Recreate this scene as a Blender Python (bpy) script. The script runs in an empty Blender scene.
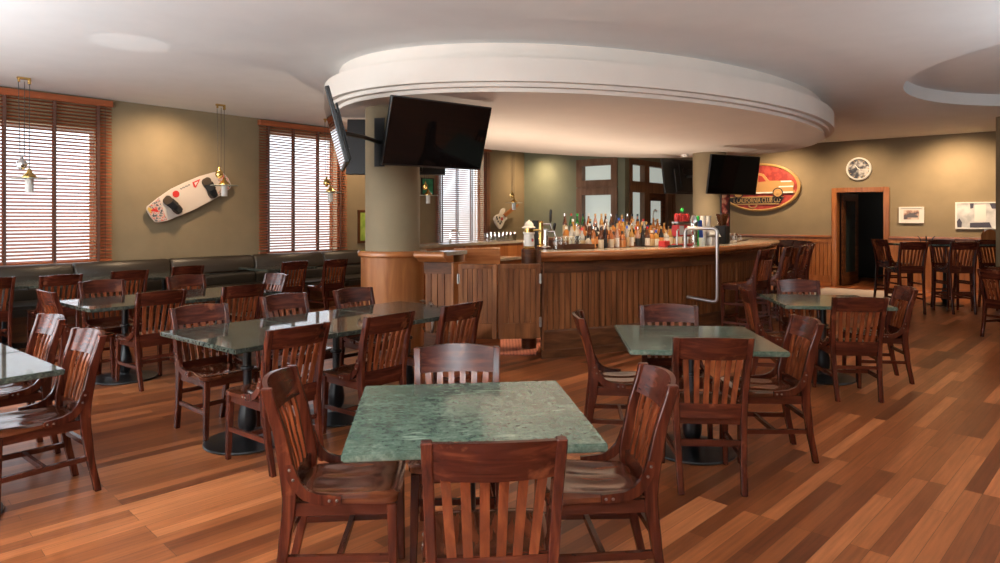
import bpy, bmesh, math, random
from math import sin, cos, pi, radians as R
from mathutils import Vector, Matrix
random.seed(7)
COL = bpy.context.scene.collection
F, HOR, EYE = 667.0, 218.0, 1.56
TH = R(39.5)
UX, UY = sin(TH), cos(TH)            # room axis u runs along the window wall, away from the camera
VX, VY = cos(TH), -sin(TH)           # room axis v runs along the far wall
VW, UR, U1, V3, HC = -10.68, 16.63, 13.96, -7.70, 3.30

def P(u, v, z=0.0): return Vector((u*UX + v*VX, u*UY + v*VY, z))
def uv(x, y): return (x*UX + y*UY, x*VX + y*VY)
def on_z(px, py, z):
    d = (EYE - z)*F/(py - HOR); return Vector(((px-500)/F*d, d, z))
def on_v(px, py, v):
    k = (px-500)/F; d = v/(k*VX + VY)
    return Vector((k*d, d, EYE + (HOR-py)/F*d))
def on_u(px, py, u):
    k = (px-500)/F; d = u/(k*UX + UY)
    return Vector((k*d, d, EYE + (HOR-py)/F*d))
def at_d(px, py, d): return Vector(((px-500)/F*d, d, EYE + (HOR-py)/F*d))
def u_of(px, v=VW): p = on_v(px, 0, v); return uv(p.x, p.y)[0]
def v_of(px, u=UR): p = on_u(px, 0, u); return uv(p.x, p.y)[1]
ROOM = Matrix(((UX, VX, 0, 0), (UY, VY, 0, 0), (0, 0, 1, 0), (0, 0, 0, 1)))

# ------------------------------------------------------------------ materials
def mat(name, col, rough=.5, metal=0, coat=0, trans=0, emit=None, estr=0, spec=.5):
    m = bpy.data.materials.new(name); m.use_nodes = True
    b = m.node_tree.nodes['Principled BSDF']
    b.inputs['Base Color'].default_value = (*col, 1); b.inputs['Roughness'].default_value = rough
    b.inputs['Metallic'].default_value = metal; b.inputs['Coat Weight'].default_value = coat
    b.inputs['Coat Roughness'].default_value = .12
    b.inputs['Transmission Weight'].default_value = trans; b.inputs['Specular IOR Level'].default_value = spec
    if emit: b.inputs['Emission Color'].default_value = (*emit, 1); b.inputs['Emission Strength'].default_value = estr
    return m
def N(m, t, **kw):
    n = m.node_tree.nodes.new(t)
    for k, v in kw.items(): setattr(n, k, v)
    return n
def L(m, a, b): m.node_tree.links.new(a, b)
def ramp(m, stops):
    r = N(m, 'ShaderNodeValToRGB'); e = r.color_ramp.elements
    while len(e) < len(stops): e.new(.5)
    for x, (p, c) in zip(e, stops): x.position = p; x.color = (*c, 1)
    return r
def coords(m, scale=(1, 1, 1), rot=(0, 0, 0), rnd=False, kind='Object'):
    t = N(m, 'ShaderNodeTexCoord'); mp = N(m, 'ShaderNodeMapping')
    mp.inputs['Scale'].default_value = scale; mp.inputs['Rotation'].default_value = rot
    src = t.outputs[kind]
    if rnd:
        oi = N(m, 'ShaderNodeObjectInfo'); ad = N(m, 'ShaderNodeVectorMath', operation='ADD')
        ml = N(m, 'ShaderNodeMath', operation='MULTIPLY'); ml.inputs[1].default_value = 37.0
        L(m, oi.outputs['Random'], ml.inputs[0]); L(m, src, ad.inputs[0]); L(m, ml.outputs[0], ad.inputs[1]); src = ad.outputs[0]
    L(m, src, mp.inputs['Vector']); return mp.outputs[0]
def bump(m, src, s, d=.01):
    b = N(m, 'ShaderNodeBump'); b.inputs['Strength'].default_value = s; b.inputs['Distance'].default_value = d
    L(m, src, b.inputs['Height']); L(m, b.outputs[0], m.node_tree.nodes['Principled BSDF'].inputs['Normal'])
def wood(name, a, b, c, rough=.3, coat=.3, scale=(30, 30, 2.5), rnd=True, worn=None, detail=4, spec=.5):
    m = mat(name, a, rough, coat=coat, spec=spec); bs = m.node_tree.nodes['Principled BSDF']
    v = coords(m, scale, rnd=rnd)
    n = N(m, 'ShaderNodeTexNoise'); n.inputs['Scale'].default_value = 1; n.inputs['Detail'].default_value = detail; n.inputs['Distortion'].default_value = .6
    L(m, v, n.inputs['Vector'])
    r = ramp(m, [(.3, a), (.52, b), (.75, c)]); L(m, n.outputs[0], r.inputs[0]); out = r.outputs[0]
    if worn:
        v2 = coords(m, (9, 9, 9), rnd=True); n2 = N(m, 'ShaderNodeTexNoise'); n2.inputs['Scale'].default_value = 1; n2.inputs['Detail'].default_value = 7
        L(m, v2, n2.inputs['Vector']); r2 = ramp(m, [(.64, (0, 0, 0)), (.74, (1, 1, 1))]); L(m, n2.outputs[0], r2.inputs[0])
        mx = N(m, 'ShaderNodeMix', data_type='RGBA'); mf = N(m, 'ShaderNodeMath', operation='MULTIPLY'); mf.inputs[1].default_value = .55
        L(m, r2.outputs[0], mf.inputs[0]); L(m, mf.outputs[0], mx.inputs['Factor']); L(m, out, mx.inputs['A']); mx.inputs['B'].default_value = (*worn, 1); out = mx.outputs['Result']
    L(m, out, bs.inputs['Base Color']); return m

M = {}
M['mahogany'] = wood('mahogany', (.028, .0055, .003), (.064, .0125, .006), (.12, .027, .011), .2, .14, (34, 34, 3), worn=(.22, .06, .025), spec=.22)
M['mahogany_rail'] = wood('mahogany_rail', (.030, .006, .0035), (.062, .0125, .0065), (.12, .028, .012), .2, .14, (3, 30, 34), worn=(.25, .08, .035), spec=.22)
M['mahogany_frame'] = wood('mahogany_frame', (.045, .010, .005), (.070, .0145, .007), (.10, .023, .010), .24, .12, (4, 4, 14), spec=.22)
M['mahogany_seat'] = wood('mahogany_seat', (.045, .011, .005), (.095, .024, .010), (.17, .05, .02), .13, .3, (22, 3, 22), spec=.3)
M['mahogany_slat'] = wood('mahogany_slat', (.09, .02, .008), (.16, .038, .013), (.26, .07, .023), .24, .14, (30, 30, 3), spec=.25)
M['walnut'] = wood('walnut', (.085, .027, .0085), (.17, .059, .019), (.27, .104, .037), .45, 0, (14, 14, 1.3), spec=.25)
M['walnut_dark'] = wood('walnut_dark', (.045, .015, .006), (.09, .031, .011), (.15, .056, .020), .45, 0, (3, 3, 20), spec=.25)
M['amber'] = wood('amber_wood', (.20, .066, .018), (.31, .112, .034), (.39, .155, .05), .36, .1, (10, 10, 1.2), spec=.3)
M['amber_edge'] = wood('amber_edge', (.24, .075, .022), (.36, .125, .038), (.46, .18, .06), .25, .5, (2, 2, 20))
M['door_wood'] = wood('door_wood', (.10, .045, .02), (.16, .075, .033), (.21, .10, .048), .45, .1, (12, 12, 1.4))
M['slat_wood'] = wood('blind_wood', (.24, .058, .018), (.32, .082, .026), (.39, .105, .036), .4, .2, (1.2, 1.2, 30))
M['tape'] = mat('blind_tape', (.11, .05, .035), .8)
M['black'] = mat('black_metal', (.009, .009, .010), .32, .3)
M['blackp'] = mat('black_plastic', (.008, .008, .009), .35)
M['screen'] = mat('screen_glass', (.004, .004, .004), .04, spec=.35)
M['chrome'] = mat('chrome', (.72, .72, .72), .14, 1)
M['brass'] = mat('brass', (.62, .42, .15), .22, 1)
M['white'] = mat('white_enamel', (.75, .74, .70), .4)
M['cream'] = mat('cream_ceramic', (.78, .72, .62), .25, coat=.4)
M['cord'] = mat('cord', (.05, .045, .04), .7)
M['glow_pane'] = mat('glowing_pane_glass', (.62, .68, .62), .2, emit=(.75, .85, .78), estr=.32)  # emission added so the panes look bright; no lamp behind them
M['frost'] = mat('frosted_glass', (.62, .68, .62), .25, trans=.15)
M['rubber'] = mat('rubber', (.015, .015, .015), .8)
M['bolt'] = mat('bolt_steel', (.16, .12, .10), .4, 1)
M['steel'] = mat('brushed_steel', (.42, .40, .38), .3, 1)
M['paper'] = mat('paper', (.68, .66, .62), .8)
M['red'] = mat('red_plastic', (.55, .03, .025), .35)
M['blue'] = mat('blue_plastic', (.03, .10, .5), .4)
M['green'] = mat('green_plastic', (.03, .5, .08), .4)
M['gold'] = mat('gold_paint', (.45, .28, .10), .4)
M['signred'] = mat('sign_red', (.33, .03, .02), .5)
M['signdark'] = mat('sign_black', (.012, .011, .011), .5)
M['signtan'] = mat('sign_tan', (.45, .25, .085), .45)
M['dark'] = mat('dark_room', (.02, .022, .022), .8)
M['rug'] = mat('pale_mat', (.40, .335, .30), .9)

def plaster(name, col, var=.06, sc=3):
    m = mat(name, col, .75); v = coords(m); n = N(m, 'ShaderNodeTexNoise'); n.inputs['Scale'].default_value = sc; n.inputs['Detail'].default_value = 5
    L(m, v, n.inputs['Vector']); r = ramp(m, [(.3, tuple(x*(1-var) for x in col)), (.7, tuple(x*(1+var) for x in col))])
    L(m, n.outputs[0], r.inputs[0]); L(m, r.outputs[0], m.node_tree.nodes['Principled BSDF'].inputs['Base Color'])
    n2 = N(m, 'ShaderNodeTexNoise'); n2.inputs['Scale'].default_value = 140; L(m, v, n2.inputs['Vector']); bump(m, n2.outputs[0], .08, .004); return m
M['wall'] = plaster('olive_wall', (.235, .183, .108))
M['wall_sage'] = plaster('sage_wall', (.20, .22, .155))
M['ceil'] = plaster('ceiling_paint', (.76, .775, .775), .02)
M['soffit'] = plaster('soffit_paint', (.70, .645, .59), .02)

def floor_mat():
    m = mat('plank_floor', (.3, .1, .04), .32, spec=.32); bs = m.node_tree.nodes['Principled BSDF']
    t = N(m, 'ShaderNodeTexCoord'); mp = N(m, 'ShaderNodeMapping'); mp.inputs['Rotation'].default_value = (0, 0, R(-45.5)); L(m, t.outputs['Object'], mp.inputs['Vector'])
    br = N(m, 'ShaderNodeTexBrick'); br.offset = .37; br.offset_frequency = 3; br.squash = 1
    for k, v in (('Scale', 1), ('Mortar Size', .0012), ('Mortar Smooth', .1), ('Bias', 0), ('Brick Width', 1.15), ('Row Height', .087)): br.inputs[k].default_value = v
    br.inputs['Color1'].default_value = (0, 0, 0, 1); br.inputs['Color2'].default_value = (1, 1, 1, 1); br.inputs['Mortar'].default_value = (.5, .5, .5, 1)
    L(m, mp.outputs[0], br.inputs['Vector'])
    pal = ramp(m, [(0, (.092, .024, .008)), (.28, (.165, .047, .0148)), (.6, (.24, .073, .023)), (.85, (.315, .102, .034)), (1, (.42, .15, .055))])
    L(m, br.outputs['Color'], pal.inputs[0])
    s = N(m, 'ShaderNodeVectorMath', operation='MULTIPLY'); s.inputs[1].default_value = (3, 55, 1); L(m, mp.outputs[0], s.inputs[0])
    off = N(m, 'ShaderNodeVectorMath', operation='ADD'); L(m, s.outputs[0], off.inputs[0]); 
    sc = N(m, 'ShaderNodeVectorMath', operation='SCALE'); sc.inputs['Scale'].default_value = 30; L(m, br.outputs['Color'], sc.inputs[0]); L(m, sc.outputs[0], off.inputs[1])
    n = N(m, 'ShaderNodeTexNoise'); n.inputs['Scale'].default_value = 1; n.inputs['Detail'].default_value = 5; L(m, off.outputs[0], n.inputs['Vector'])
    g = ramp(m, [(.3, (.72, .70, .68)), (.7, (1.12, 1.1, 1.08))]); L(m, n.outputs[0], g.inputs[0])
    mx = N(m, 'ShaderNodeMix', data_type='RGBA', blend_type='MULTIPLY'); mx.inputs['Factor'].default_value = 1
    L(m, pal.outputs[0], mx.inputs['A']); L(m, g.outputs[0], mx.inputs['B'])
    m2 = N(m, 'ShaderNodeMix', data_type='RGBA'); L(m, br.outputs['Fac'], m2.inputs['Factor']); L(m, mx.outputs['Result'], m2.inputs['A']); m2.inputs['B'].default_value = (.06, .02, .008, 1)
    L(m, m2.outputs['Result'], bs.inputs['Base Color'])
    n3 = N(m, 'ShaderNodeTexNoise'); n3.inputs['Scale'].default_value = 2.2; n3.inputs['Detail'].default_value = 6; L(m, mp.outputs[0], n3.inputs['Vector'])
    rr = N(m, 'ShaderNodeMapRange'); rr.inputs['To Min'].default_value = .28; rr.inputs['To Max'].default_value = .37; L(m, n3.outputs[0], rr.inputs['Value']); L(m, rr.outputs[0], bs.inputs['Roughness'])
    return m
M['floor'] = floor_mat()

def stone(name, dark, mid, light, vein=.5, rough=.13, vs=2.2, speck=60):
    m = mat(name, mid, rough, spec=.38); bs = m.node_tree.nodes['Principled BSDF']
    v = coords(m, (1, 1, 1), rnd=True)
    def noise(sc, vec, det=6, dist=0, ro=.6):
        n = N(m, 'ShaderNodeTexNoise'); n.inputs['Scale'].default_value = sc; n.inputs['Detail'].default_value = det; n.inputs['Distortion'].default_value = dist; n.inputs['Roughness'].default_value = ro; L(m, vec, n.inputs['Vector']); return n.outputs[0]
    def remap(x, stops): r = ramp(m, stops); L(m, x, r.inputs[0]); return r.outputs[0]
    def blend(a, col, f, k):
        q = N(m, 'ShaderNodeMath', operation='MULTIPLY'); q.inputs[1].default_value = k; L(m, f, q.inputs[0])
        x = N(m, 'ShaderNodeMix', data_type='RGBA'); L(m, q.outputs[0], x.inputs['Factor']); L(m, a, x.inputs['A']); x.inputs['B'].default_value = (*col, 1); return x.outputs['Result']
    def stretch(rot, sc):
        mp = N(m, 'ShaderNodeMapping'); mp.inputs['Rotation'].default_value = (0, 0, R(rot)); mp.inputs['Scale'].default_value = sc; L(m, v, mp.inputs['Vector']); return mp.outputs[0]
    base = remap(noise(speck, v, 6, 0, .75), [(.3, dark), (.5, mid), (.7, light)])
    base = blend(base, dark, remap(noise(5, v, 6, .8), [(.42, (0, 0, 0)), (.7, (1, 1, 1))]), .6)
    w = tuple(min(1, c*2.0+.04) for c in light)
    for rot, k in ((20, .55), (-38, .4)):
        base = blend(base, light, remap(noise(vs*3, stretch(rot, (1, 6, 1)), 7, 1.2), [(.55, (0, 0, 0)), (.68, (1, 1, 1))]), vein*k)
    base = blend(base, w, remap(noise(vs*1.1, stretch(28, (1, 4, 1)), 6, .9), [(.62, (0, 0, 0)), (.69, (1, 1, 1))]), vein*.55)
    L(m, base, bs.inputs['Base Color']); return m
M['marble'] = stone('green_marble', (.034, .062, .044), (.085, .120, .090), (.18, .215, .165), .75, .13, 2.6, 40)
M['granite'] = stone('dark_granite', (.016, .020, .016), (.048, .056, .044), (.15, .16, .125), .45, .05, 2.4, 48)
M['counter_stone'] = stone('counter_stone', (.22, .18, .13), (.32, .265, .20), (.42, .36, .28), .1, .2, 2, 70)

def leather():
    m = mat('black_leather', (.028, .021, .014), .4, coat=.05); v = coords(m)
    n = N(m, 'ShaderNodeTexVoronoi'); n.inputs['Scale'].default_value = 160; L(m, v, n.inputs['Vector']); bump(m, n.outputs['Distance'], .25, .003); return m
M['leather'] = leather()
def mesh_mat():
    m = mat('red_floor_mat', (.3, .08, .04), .8); v = coords(m, (1, 1, 1))
    n = N(m, 'ShaderNodeTexVoronoi'); n.inputs['Scale'].default_value = 26; n.inputs['Randomness'].default_value = .1; L(m, v, n.inputs['Vector'])
    r = ramp(m, [(.35, (.06, .015, .01)), (.55, (.42, .13, .075))]); L(m, n.outputs['Distance'], r.inputs[0]); L(m, r.outputs[0], m.node_tree.nodes['Principled BSDF'].inputs['Base Color']); return m
M['redmat'] = mesh_mat()
def glass_pane(name='window_glass', tint=(.96, .98, 1), refl=.05):
    m = bpy.data.materials.new(name); m.use_nodes = True; nt = m.node_tree; nt.nodes.remove(nt.nodes['Principled BSDF'])
    t = N(m, 'ShaderNodeBsdfTransparent'); t.inputs[0].default_value = (*tint, 1); g = N(m, 'ShaderNodeBsdfGlossy'); g.inputs['Roughness'].default_value = .02
    mx = N(m, 'ShaderNodeMixShader'); mx.inputs[0].default_value = refl
    L(m, t.outputs[0], mx.inputs[1]); L(m, g.outputs[0], mx.inputs[2]); L(m, mx.outputs[0], nt.nodes['Material Output'].inputs[0]); return m
M['glass'] = glass_pane()
M['tumbler'] = glass_pane('tumbler_glass', (.97, .98, .97), .08)
def bottle_mat(name, c, tr=.35): return mat(name, c, .08, trans=tr)
def art(name, c1, c2, c3, sc=9):
    m = mat(name, c1, .5); v = coords(m); n = N(m, 'ShaderNodeTexNoise'); n.inputs['Scale'].default_value = sc; n.inputs['Detail'].default_value = 4; L(m, v, n.inputs['Vector'])
    r = ramp(m, [(.4, c1), (.5, c2), (.62, c3)]); r.color_ramp.interpolation = 'LINEAR'; L(m, n.outputs[0], r.inputs[0]); L(m, r.outputs[0], m.node_tree.nodes['Principled BSDF'].inputs['Base Color']); return m
M['art_car'] = art('car_print', (.08, .06, .07), (.36, .22, .17), (.62, .5, .42), 7)
M['art_grey'] = art('grey_print', (.42, .44, .46), (.55, .56, .57), (.66, .67, .67), 5)
M['art_clock'] = art('clock_print', (.02, .025, .045), (.12, .12, .125), (.5, .49, .48), 9)
M['art_field'] = art('field_print', (.25, .4, .05), (.35, .5, .08), (.45, .55, .15), 5)
M['art_green'] = art('green_print', (.01, .16, .07), (.02, .22, .1), (.03, .28, .13), 8)
M['art_red'] = art('red_print', (.05, .02, .02), (.25, .03, .03), (.55, .35, .25), 8)
M['artgraf'] = art('board_graphics', (.06, .07, .09), (.62, .55, .5), (.6, .12, .09), 26)

# ------------------------------------------------------------------ mesh helpers
class MB:
    def __init__(s): s.b = bmesh.new()
    def v(s, p): return s.b.verts.new(p)
    def face(s, vs):
        try: return s.b.faces.new(vs)
        except ValueError: return None
    def loft(s, secs, cap=True, closed=False):
        rings = [[s.v(p) for p in q] for q in secs]; n = len(rings[0])
        prs = list(zip(rings, rings[1:])) + ([(rings[-1], rings[0])] if closed else [])
        for a, b in prs:
            for i in range(n): s.face([a[i], a[(i+1) % n], b[(i+1) % n], b[i]])
        if cap and not closed: s.face(rings[0][::-1]); s.face(rings[-1])
        return s
    def box(s, x0, x1, y0, y1, z0, z1, m=None):
        pts = [(x0, y0), (x1, y0), (x1, y1), (x0, y1)]
        f = (lambda p: m @ Vector(p)) if m is not None else (lambda p: p)
        return s.loft([[f((x, y, z)) for x, y in pts] for z in (z0, z1)])
    def tube(s, path, r, n=8, cap=True):
        path = [Vector(p) for p in path]; secs = []; pn = None
        for i, p in enumerate(path):
            t = (path[min(i+1, len(path)-1)] - path[max(i-1, 0)]).normalized()
            if pn is None: pn = t.orthogonal().normalized()
            pn = (pn - t*pn.dot(t)).normalized(); bn = t.cross(pn)
            rr = r[i] if isinstance(r, (list, tuple)) else r
            secs.append([p + (pn*cos(2*pi*k/n) + bn*sin(2*pi*k/n))*rr for k in range(n)])
        return s.loft(secs, cap)
    def lathe(s, prof, n=24, c=(0, 0, 0), m=None):
        secs = []
        for r, z in prof:
            q = [Vector((c[0]+r*cos(2*pi*k/n), c[1]+r*sin(2*pi*k/n), c[2]+z)) for k in range(n)]
            secs.append([m @ p for p in q] if m is not None else q)
        return s.loft(secs)
    def prism(s, pts, z0, z1, m=None):
        f = (lambda p: m @ Vector(p)) if m is not None else (lambda p: Vector(p))
        return s.loft([[f((x, y, z)) for x, y in pts] for z in (z0, z1)])
    def bevel(s, w, seg=2, ang=40):
        bmesh.ops.remove_doubles(s.b, verts=s.b.verts, dist=1e-5)
        es = [e for e in s.b.edges if len(e.link_faces) == 2 and e.calc_face_angle(0) > R(ang)]
        bmesh.ops.bevel(s.b, geom=es, offset=w, segments=seg, affect='EDGES', clamp_overlap=True); return s
    def build(s, name, m, parent=None, smooth=35):
        bmesh.ops.recalc_face_normals(s.b, faces=s.b.faces)
        me = bpy.data.meshes.new(name); s.b.to_mesh(me); s.b.free()
        for p in me.polygons: p.use_smooth = True
        me.set_sharp_from_angle(angle=R(smooth))
        me.materials.append(m if not isinstance(m, str) else M[m])
        o = bpy.data.objects.new(name, me); COL.objects.link(o)
        if parent is not None: o.parent = parent
        return o
def tag(o, label, cat, group=None, kind=None):
    o['label'] = label; o['category'] = cat
    if group: o['group'] = group
    if kind: o['kind'] = kind
    return o
def struct(o): o['kind'] = 'structure'; return o
def thing(name, label, cat, loc=(0, 0, 0), rz=0, group=None):
    o = bpy.data.objects.new(name, None); COL.objects.link(o); o.location = loc; o.rotation_euler = (0, 0, rz); o.empty_display_size = .1
    return tag(o, label, cat, group)
def dup(o, loc, rz, label, group=None, parent=None):
    c = o.copy(); COL.objects.link(c)
    if parent is not None: c.parent = parent
    else:
        c.location = loc; c.rotation_euler = (0, 0, rz); c['label'] = label
        if group: c['group'] = group
    for ch in list(o.children): dup(ch, None, None, None, None, c)
    return c
def ell_pts(a, b, n, t0=0, t1=2*pi, close=False):
    k = n if not close else n-1
    return [(a*cos(t0+(t1-t0)*i/k), b*sin(t0+(t1-t0)*i/k)) for i in range(n)]
def text_mesh(name, body, size, m, parent, mtx, ext=.004, sx=1):
    c = bpy.data.curves.new(name, 'FONT'); c.body = body; c.size = size; c.extrude = ext; c.align_x = 'CENTER'; c.align_y = 'CENTER'
    t = bpy.data.objects.new(name+'_curve', c); COL.objects.link(t); bpy.context.view_layer.update()
    me = bpy.data.meshes.new_from_object(t); bpy.data.objects.remove(t)
    me.transform(mtx @ Matrix.Diagonal((sx, 1, 1, 1))); me.materials.clear(); me.materials.append(M[m])
    o = bpy.data.objects.new(name, me); COL.objects.link(o); o.parent = parent; return o
ORD = 'first second third fourth fifth sixth seventh eighth ninth tenth eleventh twelfth thirteenth fourteenth fifteenth sixteenth seventeenth eighteenth nineteenth twentieth twenty-first twenty-second twenty-third twenty-fourth'.split()

# ------------------------------------------------------------------ room shell
REAR = ((-10.2, -7.4), (-7.0, -4.2), (-3.8, -1.0))
UB, VF = -5.0, 6.5                       # rear wall and the wall to the right of the camera
mb = MB(); mb.box(UB-.3, 20.5, VW-.3, VF+.3, -.12, 0, ROOM); struct(mb.build('floor', 'floor'))

RC, RR, RD = Vector((8.0, 7.3)), 3.07, .18
def ceiling():
    mb = MB(); b = mb.b
    out = [P(UB-.3, VW-.3, HC), P(20.5, VW-.3, HC), P(20.5, VF+.3, HC), P(UB-.3, VF+.3, HC)]
    ov = [mb.v(p) for p in out]; n = 72
    iv = [mb.v((RC.x+RR*cos(2*pi*k/n), RC.y+RR*sin(2*pi*k/n), HC)) for k in range(n)]
    es = [b.edges.new((ov[i], ov[(i+1) % 4])) for i in range(4)] + [b.edges.new((iv[i], iv[(i+1) % n])) for i in range(n)]
    bmesh.ops.triangle_fill(b, use_beauty=True, edges=es)
    tv = [mb.v((v.co.x, v.co.y, HC+RD)) for v in iv]
    for i in range(n): mb.face([iv[i], iv[(i+1) % n], tv[(i+1) % n], tv[i]])
    mb.face(tv)
    top = [mb.v(p + Vector((0, 0, .45))) for p in out]
    for i in range(4): mb.face([ov[i], ov[(i+1) % 4], top[(i+1) % 4], top[i]])
    mb.face(top)
    return struct(mb.build('ceiling', 'ceil'))
ceiling()

# window wall: openings (u0, u1, z0, z1)
W1 = (u_of(98)-2.25, u_of(98)); W2 = (u_of(267), u_of(337)); W3 = (u_of(440), u_of(484))
OPEN = [(-4.2, -2.0, .9, 3.0), (-1.35, .95, .9, 3.0), (W1[0], W1[1], .9, 2.85), (W2[0], W2[1], .9, 3.12), (W3[0], W3[1], .9, 3.12)]
mb = MB(); prev = UB-.3
for a, b, z0, z1 in OPEN:
    mb.box(prev, a, VW-.3, VW, 0, HC+.1, ROOM); mb.box(a, b, VW-.3, VW, 0, z0, ROOM); mb.box(a, b, VW-.3, VW, z1, HC+.1, ROOM); prev = b
mb.box(prev, U1+.2, VW-.3, VW, 0, HC+.1, ROOM); struct(mb.build('wall_left', 'wall'))
for i, (a, b, z0, z1) in enumerate(OPEN):
    mb = MB(); t = .06; v0, v1 = VW-.22, VW-.16
    mb.box(a, a+t, v0, v1, z0, z1, ROOM); mb.box(b-t, b, v0, v1, z0, z1, ROOM); mb.box(a+t, b-t, v0, v1, z0, z0+t, ROOM); mb.box(a+t, b-t, v0, v1, z1-t, z1, ROOM)
    w = struct(mb.build('window_%d' % (i+1), 'white'))
    mb = MB(); mb.box(a+t, b-t, VW-.193, VW-.187, z0+t, z1-t, ROOM); mb.build('window_pane', 'glass', w)
# wall behind the bar, with interior window
iw = (v_of(578, U1), v_of(617, U1)); zt = on_u(598, 160.5, U1).z; zm = on_u(598, 187.5, U1).z
mb = MB(); mb.box(U1, U1+.15, VW-.1, iw[0], 0, HC+.1, ROOM); mb.box(U1, U1+.15, iw[1], V3, 0, HC+.1, ROOM)
mb.box(U1, U1+.15, iw[0], iw[1], 0, .95, ROOM); mb.box(U1, U1+.15, iw[0], iw[1], zt, HC+.1, ROOM); struct(mb.build('wall_back', 'wall_sage'))
def framed(mb, u0, u1, v0, v1, z0, z1, t, m=ROOM):
    mb.box(u0, u1, v0, v0+t, z0, z1, m); mb.box(u0, u1, v1-t, v1, z0, z1, m); mb.box(u0, u1, v0+t, v1-t, z0, z0+t, m); mb.box(u0, u1, v0+t, v1-t, z1-t, z1, m)
mb = MB(); framed(mb, U1-.05, U1+.2, iw[0]-.02, iw[1]+.02, zm+.02, zt+.04, .16); framed(mb, U1-.05, U1+.2, iw[0]-.02, iw[1]+.02, .93, zm-.02, .16)
mb.box(U1-.03, U1+.2, iw[0], iw[1], zm-.03, zm+.03, ROOM)
w = struct(mb.build('window_6', wood('window_wood', (.17, .09, .05), (.23, .13, .078), (.28, .165, .105), .45, 0, (12, 12, 1.4), spec=.3)))
mb = MB(); mb.box(U1+.12, U1+.13, iw[0]+.1, iw[1]-.1, 1.0, zt-.08, ROOM); mb.build('window_pane', 'glow_pane', w)
# vestibule wall with glazed door (plane v = V3)
ua, ub = u_of(629, V3), UR
mb = MB(); mb.box(U1+.15, ua, V3-.15, V3, 0, HC+.1, ROOM); mb.box(ua, ub+.1, V3-.15, V3, on_v(640, 160, V3).z, HC+.1, ROOM); struct(mb.build('wall_vestibule', 'wall_sage'))
zt3 = on_v(640, 160, V3).z; zm3 = on_v(640, 187, V3).z; uc = u_of(646, V3); ud = u_of(669, V3)
RV = ROOM @ Matrix(((0, 1, 0, 0), (1, 0, 0, 0), (0, 0, 1, 0), (0, 0, 0, 1)))       # swaps u and v
mb = MB()
for a, b in ((ua, uc), (uc, ud), (ud, ub)):
    framed(mb, V3-.16, V3+.03, a, b, zm3, zt3, .13, RV); framed(mb, V3-.16, V3+.03, a, b, 0, zm3, .13, RV)
d = struct(mb.build('door_1', 'door_wood'))
mb = MB(); mb.box(V3-.11, V3-.10, ua+.1, uc-.1, .1, zt3-.1, RV); mb.box(V3-.11, V3-.10, uc+.1, ud-.1, zm3, zt3-.1, RV); mb.build('door_pane', 'glow_pane', d)
mb = MB(); framed(mb, V3-.12, V3-.04, uc+.13, ud-.13, .1, zm3-.12, .2, RV); mb.build('door_leaf', 'walnut_dark', d)
mb = MB(); mb.box(V3-.09, V3-.08, uc+.3, ud-.3, .3, zm3-.3, RV); pn = mb.build('door_pane', 'glow_pane', d)
cx, cz = (uc+ud)/2, 1.62
mb = MB(); mb.loft([[RV @ Vector((V3-.075, cx+r*cos(a), cz+r*1.2*sin(a))) for r in (.10, .14)] + [RV @ Vector((V3-.07, cx+r*cos(a), cz+r*1.2*sin(a))) for r in (.14, .10)] for a in [R(40+7*k) for k in range(41)]]); mb.build('ring_emblem', 'white', pn)
mb = MB(); mb.box(V3-.14, V3-.13, ud+.12, ub-.1, .1, zt3, RV); mb.build('dark_panel', 'walnut_dark', d)
# right-hand far wall with doorway
dv0, dv1 = v_of(836), v_of(885); dz = on_u(860, 191.5, UR).z
mb = MB(); mb.box(UR, UR+.2, V3-.2, dv0, 0, HC+.1, ROOM); mb.box(UR, UR+.2, dv1, VF+.3, 0, HC+.1, ROOM); mb.box(UR, UR+.2, dv0, dv1, dz, HC+.1, ROOM); struct(mb.build('wall_right', 'wall'))
mb = MB(); q = .085
mb.box(UR-.04, UR+.22, dv0-q, dv0+.02, 0, dz+q, ROOM); mb.box(UR-.04, UR+.22, dv1-.02, dv1+q, 0, dz+q, ROOM); mb.box(UR-.04, UR+.22, dv0+.02, dv1-.02, dz-.02, dz+q, ROOM)
struct(mb.bevel(.008, 1).build('trim_1', 'amber'))
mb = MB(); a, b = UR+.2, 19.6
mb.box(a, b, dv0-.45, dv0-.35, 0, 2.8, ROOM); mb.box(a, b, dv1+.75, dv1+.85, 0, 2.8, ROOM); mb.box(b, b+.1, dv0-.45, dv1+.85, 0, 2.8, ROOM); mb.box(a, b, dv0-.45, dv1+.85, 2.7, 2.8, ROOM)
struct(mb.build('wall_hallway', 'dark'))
# door leaf swung open inside the hallway, and the lavatory door beyond
mb = MB(); DM = ROOM @ Matrix.Translation((UR+.22, dv0+.06, 0)) @ Matrix.Rotation(R(9), 4, 'Z')
mb.box(0, .14, 0, .045, .02, dz-.03, DM); mb.box(.74, .88, 0, .045, .02, dz-.03, DM); mb.box(.14, .74, 0, .045, .02, .3, DM); mb.box(.14, .74, 0, .045, dz-.2, dz-.03, DM)
d2 = struct(mb.build('door_2', 'walnut_dark'))
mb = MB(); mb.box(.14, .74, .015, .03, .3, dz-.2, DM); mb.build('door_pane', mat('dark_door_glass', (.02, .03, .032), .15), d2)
mb = MB(); mb.tube([DM @ Vector(p) for p in ((.81, 0, 1.05), (.81, -.06, 1.05), (.68, -.06, 1.05))], .012); mb.build('door_handle', 'chrome', d2)
l0, l1 = dv0+.75, dv1+.3
mb = MB(); framed(mb, 19.0, 19.06, l0, l1, 0, 2.05, .16); d3 = struct(mb.build('door_3', 'door_wood'))
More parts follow.
